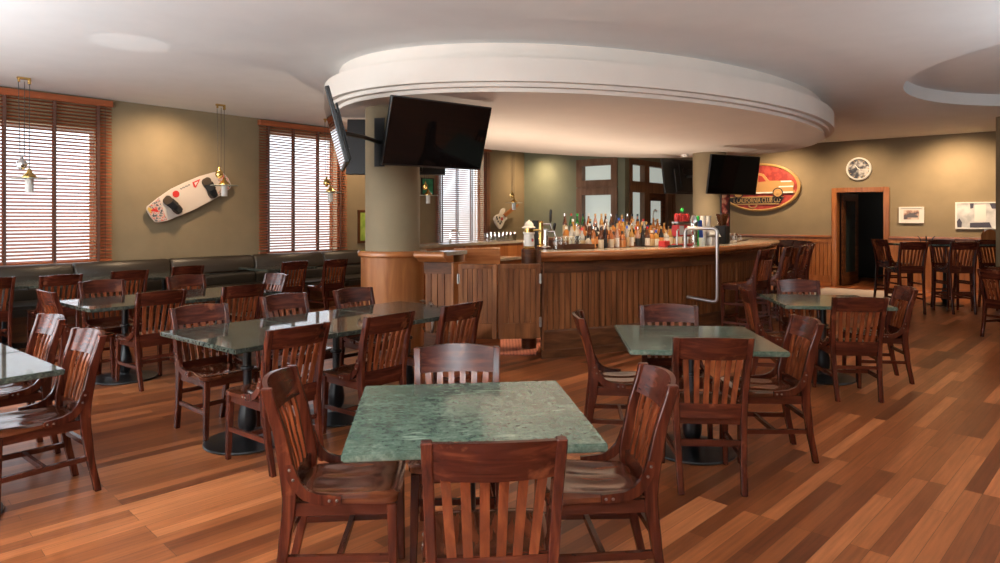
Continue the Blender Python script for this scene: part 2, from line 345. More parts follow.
mb = MB(); mb.box(19.02, 19.04, l0+.16, l1-.16, .16, 1.89, ROOM); pn = mb.build('door_pane', mat('lavatory_glass', (.10, .13, .13), .3), d3)
mb = MB(); cc = ((l0+l1)/2, 1.45)
mb.loft([[ROOM @ Vector((u, cc[0]+r*cos(2*pi*k/28), cc[1]+r*sin(2*pi*k/28))) for u, r in ((19.0, .15), (19.0, .18), (19.015, .18), (19.015, .15))] for k in range(28)], closed=True); mb.build('ring_emblem', 'blackp', pn)
# wainscot
def wainscot(v0, v1, name):
    mb = MB(); zt = 1.14
    mb.box(UR-.02, UR, v0, v1, .1, zt, ROOM); n = max(1, int((v1-v0)/.085)); w = (v1-v0)/n
    for i in range(n): mb.box(UR-.032, UR-.02, v0+i*w+.006, v0+(i+1)*w-.006, .24, zt-.14, ROOM)
    o = struct(mb.build(name, 'amber'))
    mb = MB(); mb.box(UR-.045, UR-.02, v0, v1, zt-.14, zt-.02, ROOM); mb.box(UR-.04, UR-.02, v0, v1, .1, .24, ROOM); mb.build('wainscot_rail', 'amber', o)
    mb = MB(); mb.box(UR-.07, UR, v0, v1, zt-.02, zt+.02, ROOM); mb.bevel(.008).build('chair_rail', 'amber_edge', o)
wainscot(V3, dv0-q, 'trim_2'); wainscot(dv1+q, VF, 'trim_3')
mb = MB(); mb.box(UR-.05, UR, V3, dv0-q, 0, .1, ROOM); mb.box(UR-.05, UR, dv1+q, VF, 0, .1, ROOM); struct(mb.build('baseboard_right', 'amber_edge'))
# walls behind and beside the camera; the rear one has tall window openings
mb = MB(); prev = VW-.3
for a, b in REAR:
    mb.box(UB-.3, UB, prev, a, 0, HC+.1, ROOM); mb.box(UB-.3, UB, a, b, 0, .3, ROOM); mb.box(UB-.3, UB, a, b, 3.15, HC+.1, ROOM); prev = b
mb.box(UB-.3, UB, prev, VF+.3, 0, HC+.1, ROOM); struct(mb.build('wall_rear', 'wall'))
mb = MB(); mb.box(UB-.3, UR+.2, VF, VF+.3, 0, HC+.1, ROOM); struct(mb.build('wall_side', 'wall'))
# square pier at the right edge of the view
pl = Vector((.7433*11.5, 10.9, 0)); mb = MB(); mb.box(pl.x, pl.x+.6, pl.y, pl.y+.6, 0, HC+.02); struct(mb.build('column_3', 'wall'))

# oval dropped ceiling over the bar
C0 = Vector((1.69, 10.24)); AX = R(43.8)
E1 = Vector((cos(AX), sin(AX))); E2 = Vector((sin(AX), -cos(AX)))
def EP(al, ac, z=0): q = C0 + E1*al + E2*ac; return Vector((q.x, q.y, z))
DA, DB = 4.45, 2.69
def oval(o, z, n=128): return [EP((DA+o)*cos(2*pi*k/n), (DB+o)*sin(2*pi*k/n), z) for k in range(n)]
mb = MB(); mb.loft([oval(-.03, HC+.01), oval(-.03, 3.12), oval(.14, 3.12), oval(.14, 2.89), oval(.07, 2.89), oval(.07, 2.85), oval(0, 2.85), oval(0, 2.81)]); struct(mb.build('ceiling_soffit', 'soffit'))

# ------------------------------------------------------------------ columns
def column(name, c, clad):
    mb = MB(); mb.lathe([(.31, 0), (.31, 2.815)], 48, (c.x, c.y, 0)); o = struct(mb.build(name, 'wall_sage' if 0 else 'wall'))
    if clad:
        mb = MB(); mb.lathe([(.315, .1), (.36, .1), (.36, 1.12), (.315, 1.12)], 48, (c.x, c.y, 0)); mb.build('wainscot', 'amber', o)
        mb = MB(); mb.lathe([(.315, 1.12), (.385, 1.12), (.40, 1.14), (.40, 1.17), (.385, 1.19), (.315, 1.19)], 48, (c.x, c.y, 0)); mb.build('cap_ledge', 'amber_edge', o)
        mb = MB(); mb.lathe([(.315, 0), (.375, 0), (.375, .1), (.315, .1)], 48, (c.x, c.y, 0)); mb.build('plinth', 'walnut_dark', o)
    return o
K1 = Vector((-1.24, 7.70)); K2 = Vector((4.05, 12.9))
column('column_1', K1, True); column('column_2', K2, False)

# ------------------------------------------------------------------ chairs
def make_chair(S, name, label, cat, top=.425):
    t = thing(name, label, cat); D = S - .46; Z1 = S + top
    def yp(z):                                   # rear post centre line (side view)
        pts = [(0, -.275), (.22+D*.5, -.232), (S-.04, -.205), (S+.04, -.205), (S+.22, -.235), (Z1, -.29)]
        for (a, ya), (b, yb) in zip(pts, pts[1:]):
            if z <= b: k = (z-a)/(b-a); k2 = k*k*(3-2*k)*.35 + k*.65; return ya + (yb-ya)*k2
        return pts[-1][1]
    def xp(z): return .166 + (.196-.166)*z/Z1
    for s in (-1, 1):
        mb = MB(); secs = []
        for i in range(17):
            z = Z1*i/16; y = yp(z); hx = .0165; hy = .017 + .010*math.exp(-((z-S)/.22)**2) + (.004 if z > S else 0)
            secs.append([(s*xp(z)+a*hx, y+b*hy, z) for a, b in ((-1, -1), (1, -1), (1, 1), (-1, 1))])
        mb.loft(secs); mb.bevel(.004, 1, 60).build('back_leg', 'mahogany', t)
        mb = MB(); mb.loft([[(s*(.178+.01*(1-k))+a*h, .185+.008*(1-k)+b*h, z) for a, b in ((-1, -1), (1, -1), (1, 1), (-1, 1))] for k, z, h in ((0, 0, .0145), (1, S-.04, .0195))]); mb.bevel(.004, 1).build('leg', 'mahogany', t)
    mb = MB(); n = 13
    def bow(z): return .012 + .034*max(0, (z-S))/(top)
    def yb(x, z): return yp(z) - bow(z)*(1-(x/.19)**2)
    secs = []
    for i in range(n):
        x = -.182 + .364*i/(n-1); a = 1-(x/.182)**2
        z0, z1 = Z1-.125, Z1-.004+.012*a
        zm = (z0+z1)/2
        secs.append([(x, yb(x, z0)-.011, z0), (x, yb(x, zm)-.012, zm), (x, yb(x, z1)-.010, z1), (x, yb(x, z1)+.010, z1), (x, yb(x, zm)+.012, zm), (x, yb(x, z0)+.011, z0)])
    mb.loft(secs); mb.build('top_rail', 'mahogany_rail', t, 50)
    mb = MB(); secs = []
    for i in range(9):
        x = -.168 + .336*i/8
        secs.append([(x, yb(x, z)+d, z) for z, d in ((S-.045, -.011), (S+.038, -.011), (S+.038, .011), (S-.045, .011))])
    mb.loft(secs).build('bottom_rail', 'mahogany_rail', t)
    for i in range(6):
        f = (i-2.5)/2.5; mb = MB(); secs = []
        for k in range(8):
            z = S+.03 + (top-.15)*k/7; x = f*(.122 + .020*k/7); w = .0145
            secs.append([(x-w, yb(x, z)-.007, z), (x+w, yb(x, z)-.007, z), (x+w, yb(x, z)+.007, z), (x-w, yb(x, z)+.007, z)])
        mb.loft(secs).build('slat', 'mahogany_slat', t)
    # saddle seat
    mb = MB(); nx, ny = 17, 17; T, B = [], []
    for j in range(ny):
        tt = -1 + 2*j/(ny-1); rt, rb = [], []
        for i in range(nx):
            ss = -1 + 2*i/(nx-1)
            y = .205*tt*(1-.07*abs(ss)**6) + .012; hw = (.2 + .02*tt)*(1-.10*abs(tt)**7 - (.05 if tt < 0 else 0)*tt*tt)
            x = hw*ss; e = max(abs(ss), abs(tt)); rnd = .010*max(0, (e-.86)/.14)**2
            sc = .010*(math.exp(-((abs(x)-.085)/.075)**2 - ((y+.03)/.13)**2)) + .009*math.exp(-(x/.2)**2-((y+.05)/.15)**2)
            rt.append(mb.v((x, y, S - sc - rnd))); rb.append(mb.v((x*.985, y*.985, S-.034)))
        T.append(rt); B.append(rb)
    for j in range(ny-1):
        for i in range(nx-1):
            mb.face([T[j][i], T[j][i+1], T[j+1][i+1], T[j+1][i]]); mb.face([B[j][i], B[j+1][i], B[j+1][i+1], B[j][i+1]])
    rim = [(0, i) for i in range(nx)] + [(j, nx-1) for j in range(1, ny)] + [(ny-1, i) for i in range(nx-2, -1, -1)] + [(j, 0) for j in range(ny-2, 0, -1)]
    for a, b in zip(rim, rim[1:]+rim[:1]): mb.face([T[a[0]][a[1]], T[b[0]][b[1]], B[b[0]][b[1]], B[a[0]][a[1]]])
    mb.build('seat', 'mahogany_seat', t, 50)
    mb = MB(); a, b = S-.085, S-.034
    for s in (-1, 1): mb.box(s*.176-.009, s*.176+.009, -.19, .17, a, b)
    mb.box(-.165, .165, .172, .192, a, b); mb.box(-.165, .165, -.205, -.187, a, b); mb.build('seat_frame', 'mahogany_frame', t)
    for s in (-1, 1):                            # bent bracket from back post round to the seat side
        path = [(-.205, S+.125), (-.196, S+.085), (-.178, S+.045), (-.145, S+.010), (-.10, S-.010), (-.05, S-.016), (-.005, S-.016)]
        mb = MB(); secs = []
        for i, (y, z) in enumerate(path):
            p0, p1 = path[max(0, i-1)], path[min(len(path)-1, i+1)]; ty, tz = p1[0]-p0[0], p1[1]-p0[1]; l = math.hypot(ty, tz); ny_, nz_ = -tz/l, ty/l
            x0, x1 = s*.188, s*.206; w = .020 if 0 < i < len(path)-1 else .016
            if i > 2: x0 += s*.006; x1 += s*.006
            secs.append([(x0, y-ny_*w, z-nz_*w), (x1, y-ny_*w, z-nz_*w), (x1, y+ny_*w, z+nz_*w), (x0, y+ny_*w, z+nz_*w)])
        br = mb.loft(secs).build('bracket', 'mahogany', t)
        for y, z, o in ((-.201, S+.105, 0), (-.188, S+.066, 0), (-.05, S-.016, .006), (-.022, S-.016, .006)):
            mb = MB(); mb.lathe([(.006, 0), (.006, .002), (.003, .005)], 8, m=Matrix.Translation((s*(.206+o), y, z)) @ Matrix.Rotation(s*pi/2, 4, 'Y')); mb.build('bolt', 'bolt', br)
    zs = .2 if D < .1 else .24
    def rod(a, b, w=.0105, h=.014):
        a, b = Vector(a), Vector(b); d = (b-a).normalized(); sd = d.cross(Vector((0, 0, 1))).normalized(); upv = Vector((0, 0, 1))
        MB().loft([[p + sd*i*w + upv*j*h for i, j in ((-1, -1), (1, -1), (1, 1), (-1, 1))] for p in (a, b)]).build('stretcher', 'mahogany_frame', t)
    for s in (-1, 1):
        rod((s*.184, .18, zs), (s*.170, yp(zs)+.01, zs))
        if D > .1: rod((s*.182, .18, zs+.24), (s*.174, yp(zs+.24)+.01, zs+.24))
    rod((-.172, -.02, zs), (.172, -.02, zs)); rod((-.165, yp(zs+.08), zs+.08), (.165, yp(zs+.08), zs+.08))
    if D > .1: rod((-.178, .185, .3), (.178, .185, .3), .012, .018)
    t['topoff'] = -.31; return t
CH = None
def chair_at(px, py, deg, label, group, proto, ztop, first=[{}]):
    p = on_z(px, py, ztop); f = R(deg); fx, fy = -sin(f), cos(f)
    loc = (p.x + fx*.315, p.y + fy*.315, 0)
    if proto not in first[0]:
        first[0][proto] = True; proto.location = loc; proto.rotation_euler = (0, 0, f); proto['label'] = label; proto['group'] = group; return proto
    return dup(proto, loc, f, label, group)
chair0 = make_chair(.46, 'dining_chair', 'x', 'chair'); stool0 = make_chair(.74, 'bar_stool', 'x', 'bar stool')
for o in (chair0, stool0): del o['topoff']; o.scale = (1.05, 1.03, 1.005)
NV, PV, NU, PU = 50.5, -129.5, 140.5, -39.5
G1, G2, G3 = 'chairs around the square green marble tables', 'chairs around the dark granite tables by the windows', 'chairs facing the leather banquette'
CHAIRS = [
 (495, 441, 5, 'foreground wooden chair with its back to us, at the nearest green table', G1),
 (276, 376, -86, 'glossy wooden chair with worn top rail left of the nearest green table', G1),
 (661, 373, 94, 'glossy red-brown wooden chair facing left, right of the nearest green table', G1),
 (457, 346, 184, 'wooden chair facing us across the far edge of the nearest green marble table', G1),
 (714, 338, -4, 'wooden chair with its slatted back to us at the middle green table', G1),
 (578, 314, -96, 'wooden chair seen from its side at the left of the middle green table', G1),
 (809, 319, 88, 'wooden chair facing left at the right side of the middle green table', G1),
 (668, 305, 176, 'wooden chair facing us at the far edge of the middle green table, before the bar', G1),
 (861, 297.5, -6, 'dark wooden chair with its back to us at the farthest green table', G1),
 (743, 288, -100, 'wooden chair seen edge-on at the left of the farthest green table', G1),
 (908, 287.5, 80, 'wooden chair facing left at the right side of the farthest green table', G1),
 (797, 280, 172, 'wooden chair facing us at the far edge of the farthest green table', G1),
 (993, 270, -75, 'wooden chair cut by the right edge of the photo', 'chairs beyond the green tables'),
 (301, 326, NV, 'wooden chair with back to us, first on near side of the middle granite row', G2),
 (392, 314, NV, 'wooden chair with back to us, second on near side of the middle granite row', G2),
 (464.5, 303.5, NV, 'wooden chair with back to us at the bar end of the middle granite row', G2),
 (198, 305.5, PV, 'worn wooden chair facing us, first on the far side of the middle granite row', G2),
 (283, 294.5, PV, 'wooden chair facing us, second on the far side of the middle granite row', G2),
 (352, 288.5, PV, 'wooden chair facing us beside the wood-clad column, at the middle granite row', G2),
 (163, 291, NV, 'dark chair with back to us, first on near side of the second granite row', G2),
 (245, 285, NV, 'dark chair with back to us, second on near side of the second granite row', G2),
 (101, 280.5, PV, 'wooden chair facing us, first on the far side of the second granite row', G2),
 (185, 275.5, PV, 'worn wooden chair facing us, second on the far side of the second granite row', G2),
 (278, 274, NU, 'striped-looking shiny chair at the far end of the second granite row', G2),
 (44, 291, PU, 'wooden chair facing right at the near end of the second granite row', G2),
 (92, 331, NU, 'shiny wooden chair facing left, nearest of two at the lower left corner tables', G2),
 (54, 316, NU, 'shiny wooden chair facing left, farther of two at the lower left corner tables', G2),
 (-8, 278, NV, 'dark chair cut by the left edge of the photo, facing the leather banquette', G3),
 (62, 275, NV, 'dark chair facing the banquette below the left window, whole and leftmost', G3),
 (131, 270.5, NV, 'dark chair facing the banquette below the right edge of the left window', G3),
 (189, 266, NV, 'dark chair facing the banquette below the sports board on the wall', G3),
 (296, 261.5, NV, 'dark chair facing the banquette below the middle window, left of two', G3),
 (337, 259.5, NV, 'dark chair facing the banquette below the middle window, beside the column', G3),
]
for px, py, a, lab, g in CHAIRS: chair_at(px, py, a, lab, g, chair0, .89)
GS, GP = 'stools along the bar', 'stools around the tall table'
for px, py, a, lab, g in [
 (769, 250, 44, 'dark wooden bar stool nearest to us at the right end of the bar', GS),
 (790, 247.4, 56, 'dark wooden bar stool, second from us at the right end of the bar', GS),
 (803, 246, 64, 'dark wooden bar stool, third from us at the right end of the bar', GS),
 (812, 244, 74, 'dark wooden bar stool with back standing clear against the panelling', GS),
 (790, 240.5, 120, 'bar stool at the far end of the bar, only its back top showing', GS),
 (803, 241.5, 105, 'bar stool behind the row at the bar end, back top against wainscot', GS),
 (878, 239.5, -88, 'tall stool in side view in front of the dark doorway', GP),
 (915, 242.5, -2, 'tall stool with back to us at the left of the tall table', GP),
 (966, 242.5, -2, 'tall stool with back to us at the right of the tall table', GP),
 (941, 240.5, 178, 'tall stool on the far side of the tall table, left one', GP),
 (988, 240.5, 178, 'tall stool on the far side of the tall table beside the pier', GP)]:
    chair_at(px, py, a, lab, g, stool0, 1.165)

# ------------------------------------------------------------------ tables
PED = [(.0, 0), (.285, 0), (.29, .008), (.285, .016), (.2, .024), (.08, .036), (.045, .045), (.036, .06), (.045, .075), (.060, .11), (.064, .16), (.058, .21), (.044, .26), (.034, .30), (.029, .32), (.028, .50), (.042, .505), (.045, .515), (.042, .525), (.028, .53), (.028, .70), (.0, .70)]
def table(loc, rz, lx, ly, m, label, group, H=.76, cat='table', name='dining_table'):
    t = thing(name, label, cat, (loc[0], loc[1], 0), rz, group)
    mb = MB(); mb.box(-lx/2, lx/2, -ly/2, ly/2, H-.032, H); mb.bevel(.006, 2).build('table_top', m, t)
    k = H/.76
    mb = MB(); mb.lathe([(r, z if z < .32 else .32+(z-.32)*(H-.06-.32)/.38) for r, z in PED], 28); mb.build('pedestal', 'black', t)
    mb = MB()
    for a in (0, pi/2): mb.box(-.28, .28, -.025, .025, H-.062, H-.032, Matrix.Rotation(a+pi/4, 4, 'Z') @ Matrix.Translation((0, 0, -.001*a)))
    mb.build('support_plate', 'black', t); return t
GT, GD = 'square green marble tables', 'dark granite tables by the windows'
table((-.13, 2.775), R(6.5), .93, .93, 'marble', 'nearest square green marble table with white veins, in the foreground', GT)
table((1.293, 4.488), R(-3.9), .95, .95, 'marble', 'square green marble table in the middle, before the bar', GT)
table((3.15, 6.5), R(-8), .96, .96, 'marble', 'farthest square green table, with a green glint on its top', GT)
RZ = R(90-39.5)                              # local x along u
for i, u in enumerate((2.475, 3.228, 3.981)):
    p = P(u, -4.33); table(p, RZ, .748, 1.02, 'granite', ['dark granite table at the near end of the middle row', 'dark granite table in the centre of the middle row', 'dark granite table ending the middle row, beside the wood-clad column'][i], GD)
for i, u in enumerate((2.69, 3.63)):
    p = P(u, -6.95); table(p, RZ, .93, .95, 'granite', ['granite table at the near end of the second row from the windows', 'granite table at the far end of the second row from the windows'][i], GD)
for i, v in enumerate((-4.395, -5.13)):
    p = P(.79, v); table(p, RZ, .95, .728, 'granite', ['shiny granite table in the lower left corner, nearest to us', 'shiny granite table adjoining the lower left corner one, behind it'][i], GD)
for i, u in enumerate((2.4, 3.36, 4.28, 6.1)):
    p = P(u, -9.72); table(p, RZ, .91, .86, 'granite', ['granite table at the banquette under the left window', 'granite table at the banquette under the right edge of the left window', 'granite table at the banquette below the sports board', 'granite table at the banquette below the middle window'][i], 'granite tables at the banquette')
PT = (8.0, 12.0)
table(PT, R(-2), 1.75, .72, 'granite', 'tall dark pub table with stools around it, near the doorway', None, 1.1, 'table', 'pub_table')

# ------------------------------------------------------------------ banquette
js = [-2.02, -.67, .68, 2.03, 3.38, 4.70, 6.1, 7.5, 8.9, 10.3]
names = ['left of the photo edge', 'by the left edge of the photo', 'under the left window', 'below the sports board', 'between sports board and middle window', 'under the middle window', 'behind the round column', 'ending beside the bar']
for i, (a, b) in enumerate(zip(js[1:], js[2:])):
    t = thing('banquette', 'black leather banquette section '+names[i], 'banquette', P((a+b)/2, -10.2), RZ, 'banquette sections along the window wall')
    w = (b-a)/2 - .006; inv = None
    mb = MB(); mb.box(-w, w, -.45, .38, 0, .34); mb.build('base', 'walnut_dark', t)
    mb = MB(); mb.box(-w, w, -.48, .30, .34, .47); mb.bevel(.035, 4).build('seat_cushion', 'leather', t)
    def sec(x): return [(x, y, z) for y, z in ((.22, .47), (.20, .60), (.215, .66), (.26, .68), (.26, .47))]
    mb = MB(); mb.loft([sec(-w), sec(w)]); mb.bevel(.012, 2).build('back_cushion', 'leather', t, 60)
    mb = MB(); pr = [(.20, .69), (.205, .78), (.235, .88), (.28, .925), (.33, .935), (.375, .92), (.375, .69)]
    mb.loft([[(x*1., y+(.02 if abs(x) > w-.01 else 0), z-(.015 if abs(x) > w-.01 and z > .85 else 0)) for y, z in pr] for x in (-w, -w+.03, w-.03, w)]); mb.build('head_cushion', 'leather', t, 60)
    mb = MB(); mb.box(-w, w, .262, .44, .34, .69); mb.build('back_board', 'walnut_dark', t)

# ------------------------------------------------------------------ blinds
def blind(px0, px1, u0, u1, ztop, zbot, label, tapes):
    t = thing('window_blind', label, 'window blind', P((u0+u1)/2, VW+.055, 0), RZ, 'wooden venetian blinds'); w = (u1-u0)/2
    mb = MB(); mb.box(-w-.01, w+.01, -.045, .045, ztop-.09, ztop); mb.bevel(.006, 1).build('valance', 'slat_wood', t)
    mb = MB(); z = ztop-.12; a = R(31)
    while z > zbot+.03:
        mb.box(-w, w, -.025, .025, -.0017, .0017, Matrix.Translation((0, 0, z)) @ Matrix.Rotation(a, 4, 'X')); z -= .0475
    mb.build('slats', 'slat_wood', t)
    mb = MB(); mb.box(-w, w, -.026, .026, zbot, zbot+.022); mb.build('bottom_rail', 'slat_wood', t)
    for x in tapes:
        x = -w + 2*w*x
        mb = MB(); mb.box(x-.019, x+.019, -.0285, -.0265, zbot, ztop-.09); mb.box(x-.019, x+.019, .0265, .0285, zbot, ztop-.09); mb.build('tape', 'tape', t)
    mb = MB(); mb.tube([(w-.1, -.04, ztop-.1), (w-.1, -.045, .98)], .004, 6); mb.build('lift_cord', 'tape', t)
blind(0, 110, W1[0]-.2, u_of(110), HC-.03, .935, 'orange-brown wooden venetian blind over the leftmost window', (.05, .28, .5, .72, .93))
blind(0, 0, u_of(257.5), u_of(345), HC-.03, .94, 'brown wooden venetian blind over the middle window, behind the turned screen', (.09, .36, .64, .91))
blind(0, 0, u_of(434), u_of(488.5), HC-.03, .94, 'wooden venetian blind over the window behind the bar', (.1, .37, .63, .9))

# ------------------------------------------------------------------ pendants over the banquette
for i, (u, zd) in enumerate(((2.62, 2.05), (5.16, 2.06), (7.12, 2.01), (9.52, 2.02), (12.35, 1.92))):
    lab = ['in front of the left window', 'in front of the sports board', 'in front of the middle window', 'beside the column, in front of the green picture', 'in front of the guitar, near the corner'][i]
    t = thing('pendant_lamp', 'brass rise-and-fall pendant lamp with glass disc '+lab, 'pendant lamp', P(u, -9.8), RZ, 'pendant lamps along the windows')
    mb = MB(); mb.box(-.07, .07, -.02, .02, HC-.025, HC+.002); mb.tube([(-.05, 0, HC-.02), (-.05, 0, HC-.06)], .015); mb.tube([(.06, 0, HC-.02), (.06, 0, HC-.075)], .02); mb.build('ceiling_plate', 'brass', t)
    mb = MB()
    for x, z in ((-.055, zd+.28), (.01, zd+.28), (.06, zd+.1)): mb.tube([(x, 0, HC-.05), (x*.7 if x < .05 else .06, 0, z)], .004, 6)
    mb.build('cords', 'cord', t)
    mb = MB(); mb.lathe([(.002, .29), (.012, .28), (.02, .24), (.05, .21), (.06, .17), (.05, .13), (.02, .11), (.002, .105)], 20, (-.02, 0, zd)); mb.build('counterweight', M['chrome'] if i == 0 else 'brass', t)
    mb = MB(); mb.lathe([(.004, .13), (.02, .12), (.03, .08), (.06, .05), (.085, .02), (.085, .006), (.0, .006)], 20, (.06, 0, zd)); mb.build('cap', 'brass', t)
    mb = MB(); mb.lathe([(.0, .006), (.2, .004), (.205, 0), (.2, -.004), (.0, -.006)], 40, (.06, 0, zd)); mb.build('glass_disc', 'frost', t)
    mb = MB(); mb.lathe([(.0, -.006), (.045, -.006), (.045, -.165), (.0, -.165)], 20, (.06, 0, zd)); mb.build('lamp_cylinder', 'white', t)

# ------------------------------------------------------------------ bar
A, B = 4.0, 1.95
def RING(t, o, z): return EP((A+o)*cos(t), (B+o)*sin(t), z)
def sweep(prof, t0, t1, n=64):
    mb = MB(); mb.loft([[RING(t0+(t1-t0)*i/n, o, z) for o, z in prof] for i in range(n+1)]); return mb
def bar(label, t0, t1, n, name='bar_counter'):
    t0, t1 = R(t0), R(t1); mid = RING((t0+t1)/2, -.2, 0)
    t = thing(name, label, 'bar counter', (0, 0, 0), 0, 'curved wooden bar')
    sweep([(-.02, 1.175), (-.02, 1.19), (-.5, 1.19), (-.5, 1.15), (-.06, 1.15)], t0, t1, n).build('stone_top', 'counter_stone', t)
    sweep([(-.02, 1.192), (.0, 1.185), (.012, 1.165), (.012, 1.145), (0, 1.125), (-.03, 1.12), (-.05, 1.09), (-.09, 1.075), (-.2, 1.075), (-.2, 1.15), (-.06, 1.15), (-.06, 1.192)], t0, t1, n).build('nosing', 'amber_edge', t, 60)
    sweep([(-.15, .945), (-.15, 1.075), (-.2, 1.075), (-.2, .945)], t0, t1, n).build('frieze', 'walnut_dark', t)
    # beaded front: boards with grooves
    per = sum((RING(t0+(t1-t0)*i/200, -.18, 0)-RING(t0+(t1-t0)*(i+1)/200, -.18, 0)).length for i in range(200)); nb = int(per/.075); mb = MB(); g = .07
    for i in range(nb):
        mb.loft([[RING(t0+(t1-t0)*(i+k)/nb, o, z) for o, z in ((-.17, .31), (-.17, .945), (-.2, .945), (-.2, .31))] for k in (g, .5, 1-g)])
    pn = mb.build('board_front', 'walnut', t, 20)
    sweep([(-.185, .3), (-.185, .95), (-.22, .95), (-.22, .3)], t0, t1, n).build('backing', 'walnut_dark', pn)
    sweep([(-.14, 0), (-.14, .085), (-.155, .095), (-.155, .29), (-.17, .31), (-.22, .31), (-.22, 0)], t0, t1, n).build('plinth', 'walnut_dark', t, 25)
    sweep([(-.44, .0), (-.44, 1.15), (-.48, 1.15), (-.48, 0)], t0, t1, n).build('inner_panel', 'amber', t)
    return t
bar('curved walnut bar front with amber nosing and stone top, right of the gates', 138, 6.5, 90)
bar('far side of the oval bar, its stone top showing behind the glasses', -21, -165, 100)
def t_of(px, o, lo, hi): return lo + (hi-lo)*min(range(400), key=lambda i: abs(500+F*RING(R(lo+(hi-lo)*i/399), o, 0).x/RING(R(lo+(hi-lo)*i/399), o, 0).y - px))/399
T1 = t_of(452, -.17, 176, 150)
bar('short end piece of the bar between column and gates', 170.5, T1, 10)
# end panels for the gate opening
def radial(ti, z0, z1, o0, o1, th, name, m, lab, cat):
    a, b = RING(R(ti), o0, 0), RING(R(ti), o1, 0); d = (b-a).normalized(); s = Vector((-d.y, d.x, 0))*th
    mb = MB(); mb.loft([[p + q + Vector((0, 0, z)) for p, q in ((a, -s), (b, -s), (b, s), (a, s))] for z in (z0, z1)]); o = mb.build(name, m); return tag(o, lab, cat)
radial(137.6, 0.0, 1.07, -.15, -.44, .012, 'end_panel', 'walnut', 'walnut end panel closing the bar front beside the right gate', 'panel')
radial(T1-.35, 0.0, 1.07, -.15, -.46, .012, 'end_panel', 'amber', 'amber wooden end panel of the short bar piece beside the left gate', 'panel')
# raised backsplash board behind the left gate
a, b = at_d(454, 250, 7.75), at_d(500, 250, 7.95); mb = MB(); d = (b-a).normalized(); s = Vector((-d.y, d.x, 0))*.015
mb.loft([[Vector((p.x, p.y, z)) + q for p, q in ((a, -s), (b, -s), (b, s), (a, s))] for z in (0.0, 1.205)]); mb.bevel(.004, 1)
tag(mb.build('backsplash_board', 'amber_edge'), 'plain amber wooden board standing behind the left gate', 'panel')
# saloon gates
def gate(pa, pb, da, db, label, hinge_left):
    a, b = at_d(pa, 265, da), at_d(pb, 265, db); a.z = b.z = 0; d = (b-a); w = d.length; an = math.atan2(d.y, d.x)
    t = thing('bar_gate', label, 'gate', a, an, 'double gates into the bar'); z0, z1 = .24, 1.055
    mb = MB(); mb.box(0, .05, -.02, .02, z0, z1); mb.box(w-.05, w, -.02, .02, z0, z1); mb.box(.05, w-.05, -.02, .02, z0, z0+.17); mb.box(.05, w-.05, -.02, .02, z1-.05, z1); mb.bevel(.003, 1).build('frame', 'walnut', t)
    mb = MB(); n = 6; pw = (w-.1)/n
    for i in range(n): mb.box(.05+i*pw+.003, .05+(i+1)*pw-.003, -.012, .008, z0+.17, z1-.05)
    mb.box(.05, w-.05, .006, .012, z0+.17, z1-.05); mb.build('board_panel', 'walnut', t)
    x = .0 if hinge_left else w
    for z in (z0+.18, z1-.16):
        mb = MB(); mb.tube([(x, -.028, z-.055), (x, -.028, z+.055)], .009, 10); mb.box(x-.014, x+.014, -.024, -.02, z-.05, z+.05); mb.build('hinge', 'steel', t)
gate(458.5, 497, 7.32, 7.28, 'left walnut saloon gate into the bar', True)
gate(498, 540, 7.28, 7.34, 'right walnut saloon gate into the bar, with two steel hinges', False)
q0, q1, q2, q3 = on_z(466, 355, 0), on_z(536, 355, 0), on_z(545, 336, 0), on_z(470, 336, 0)
mb = MB(); mb.loft([[Vector((p.x, p.y, z)) for p in (q0, q1, q2, q3)] for z in (.002, .016)]); tag(mb.build('floor_mat', 'redmat'), 'red perforated rubber floor mat inside the bar gates', 'mat')
# inner work counter
t = thing('work_counter', 'pale work counter inside the bar, seen above the gates', 'counter', (0, 0, 0))
sweep([(-.52, .93), (-.52, .965), (-1.0, .965), (-1.0, .93)], R(-108), R(-166), 40).build('worktop', 'counter_stone', t)
sweep([(-.52, .0), (-.52, .93), (-.95, .93), (-.95, .0)], R(-108), R(-166), 40).build('cabinet', 'chrome', t)
# chrome server rails on the bar
def rail(pts, label, r=.022):
    mb = MB(); path = []
    for i, p in enumerate(pts):
        if 0 < i < len(pts)-1:
            a, b = (pts[i-1]-p).normalized(), (pts[i+1]-p).normalized()
            for k in range(5): q = k/4; path.append(p + a*.06*(1-q)**2 + b*.06*q**2)
        else: path.append(p)
    mb.tube(path, r, 12); mb.lathe([(.04, 0), (.04, .008), (.0, .008)], 16, pts[0]-Vector((0, 0, .002)))
    return tag(mb.build('server_rail', 'steel'), label, 'rail')
def ring_hit(px, o, lo=25, hi=137):
    best = min(range(600), key=lambda i: abs(500+F*RING(R(lo+(hi-lo)*i/599), o, 0).x/RING(R(lo+(hi-lo)*i/599), o, 0).y - px)); return R(lo+(hi-lo)*best/599)
ta = ring_hit(685, -.15); ia = RING(ta, -.15, 1.19); oa = RING(ta, .30, 0)
tb = ring_hit(717, .22, 50); nb_ = RING(tb, .22, 0)
rail([Vector((ia.x, ia.y, 1.19)), Vector((ia.x, ia.y, 1.43)), Vector((nb_.x, nb_.y, 1.43)), Vector((nb_.x, nb_.y, .52)), RING(ring_hit(687, -.17), -.165, .56)], 'chrome tube rail looping from the bar top down to its front')
pa = EP(-3.75, .95, 0)
rail([Vector((K1.x+.36, K1.y-.12, .62)), Vector((K1.x+.5, K1.y-.36, .62)), Vector((K1.x+.5, K1.y-.36, .30)), Vector((K1.x+.37, K1.y-.1, .30))], 'small chrome tube rail low beside the wood-clad column', .016)

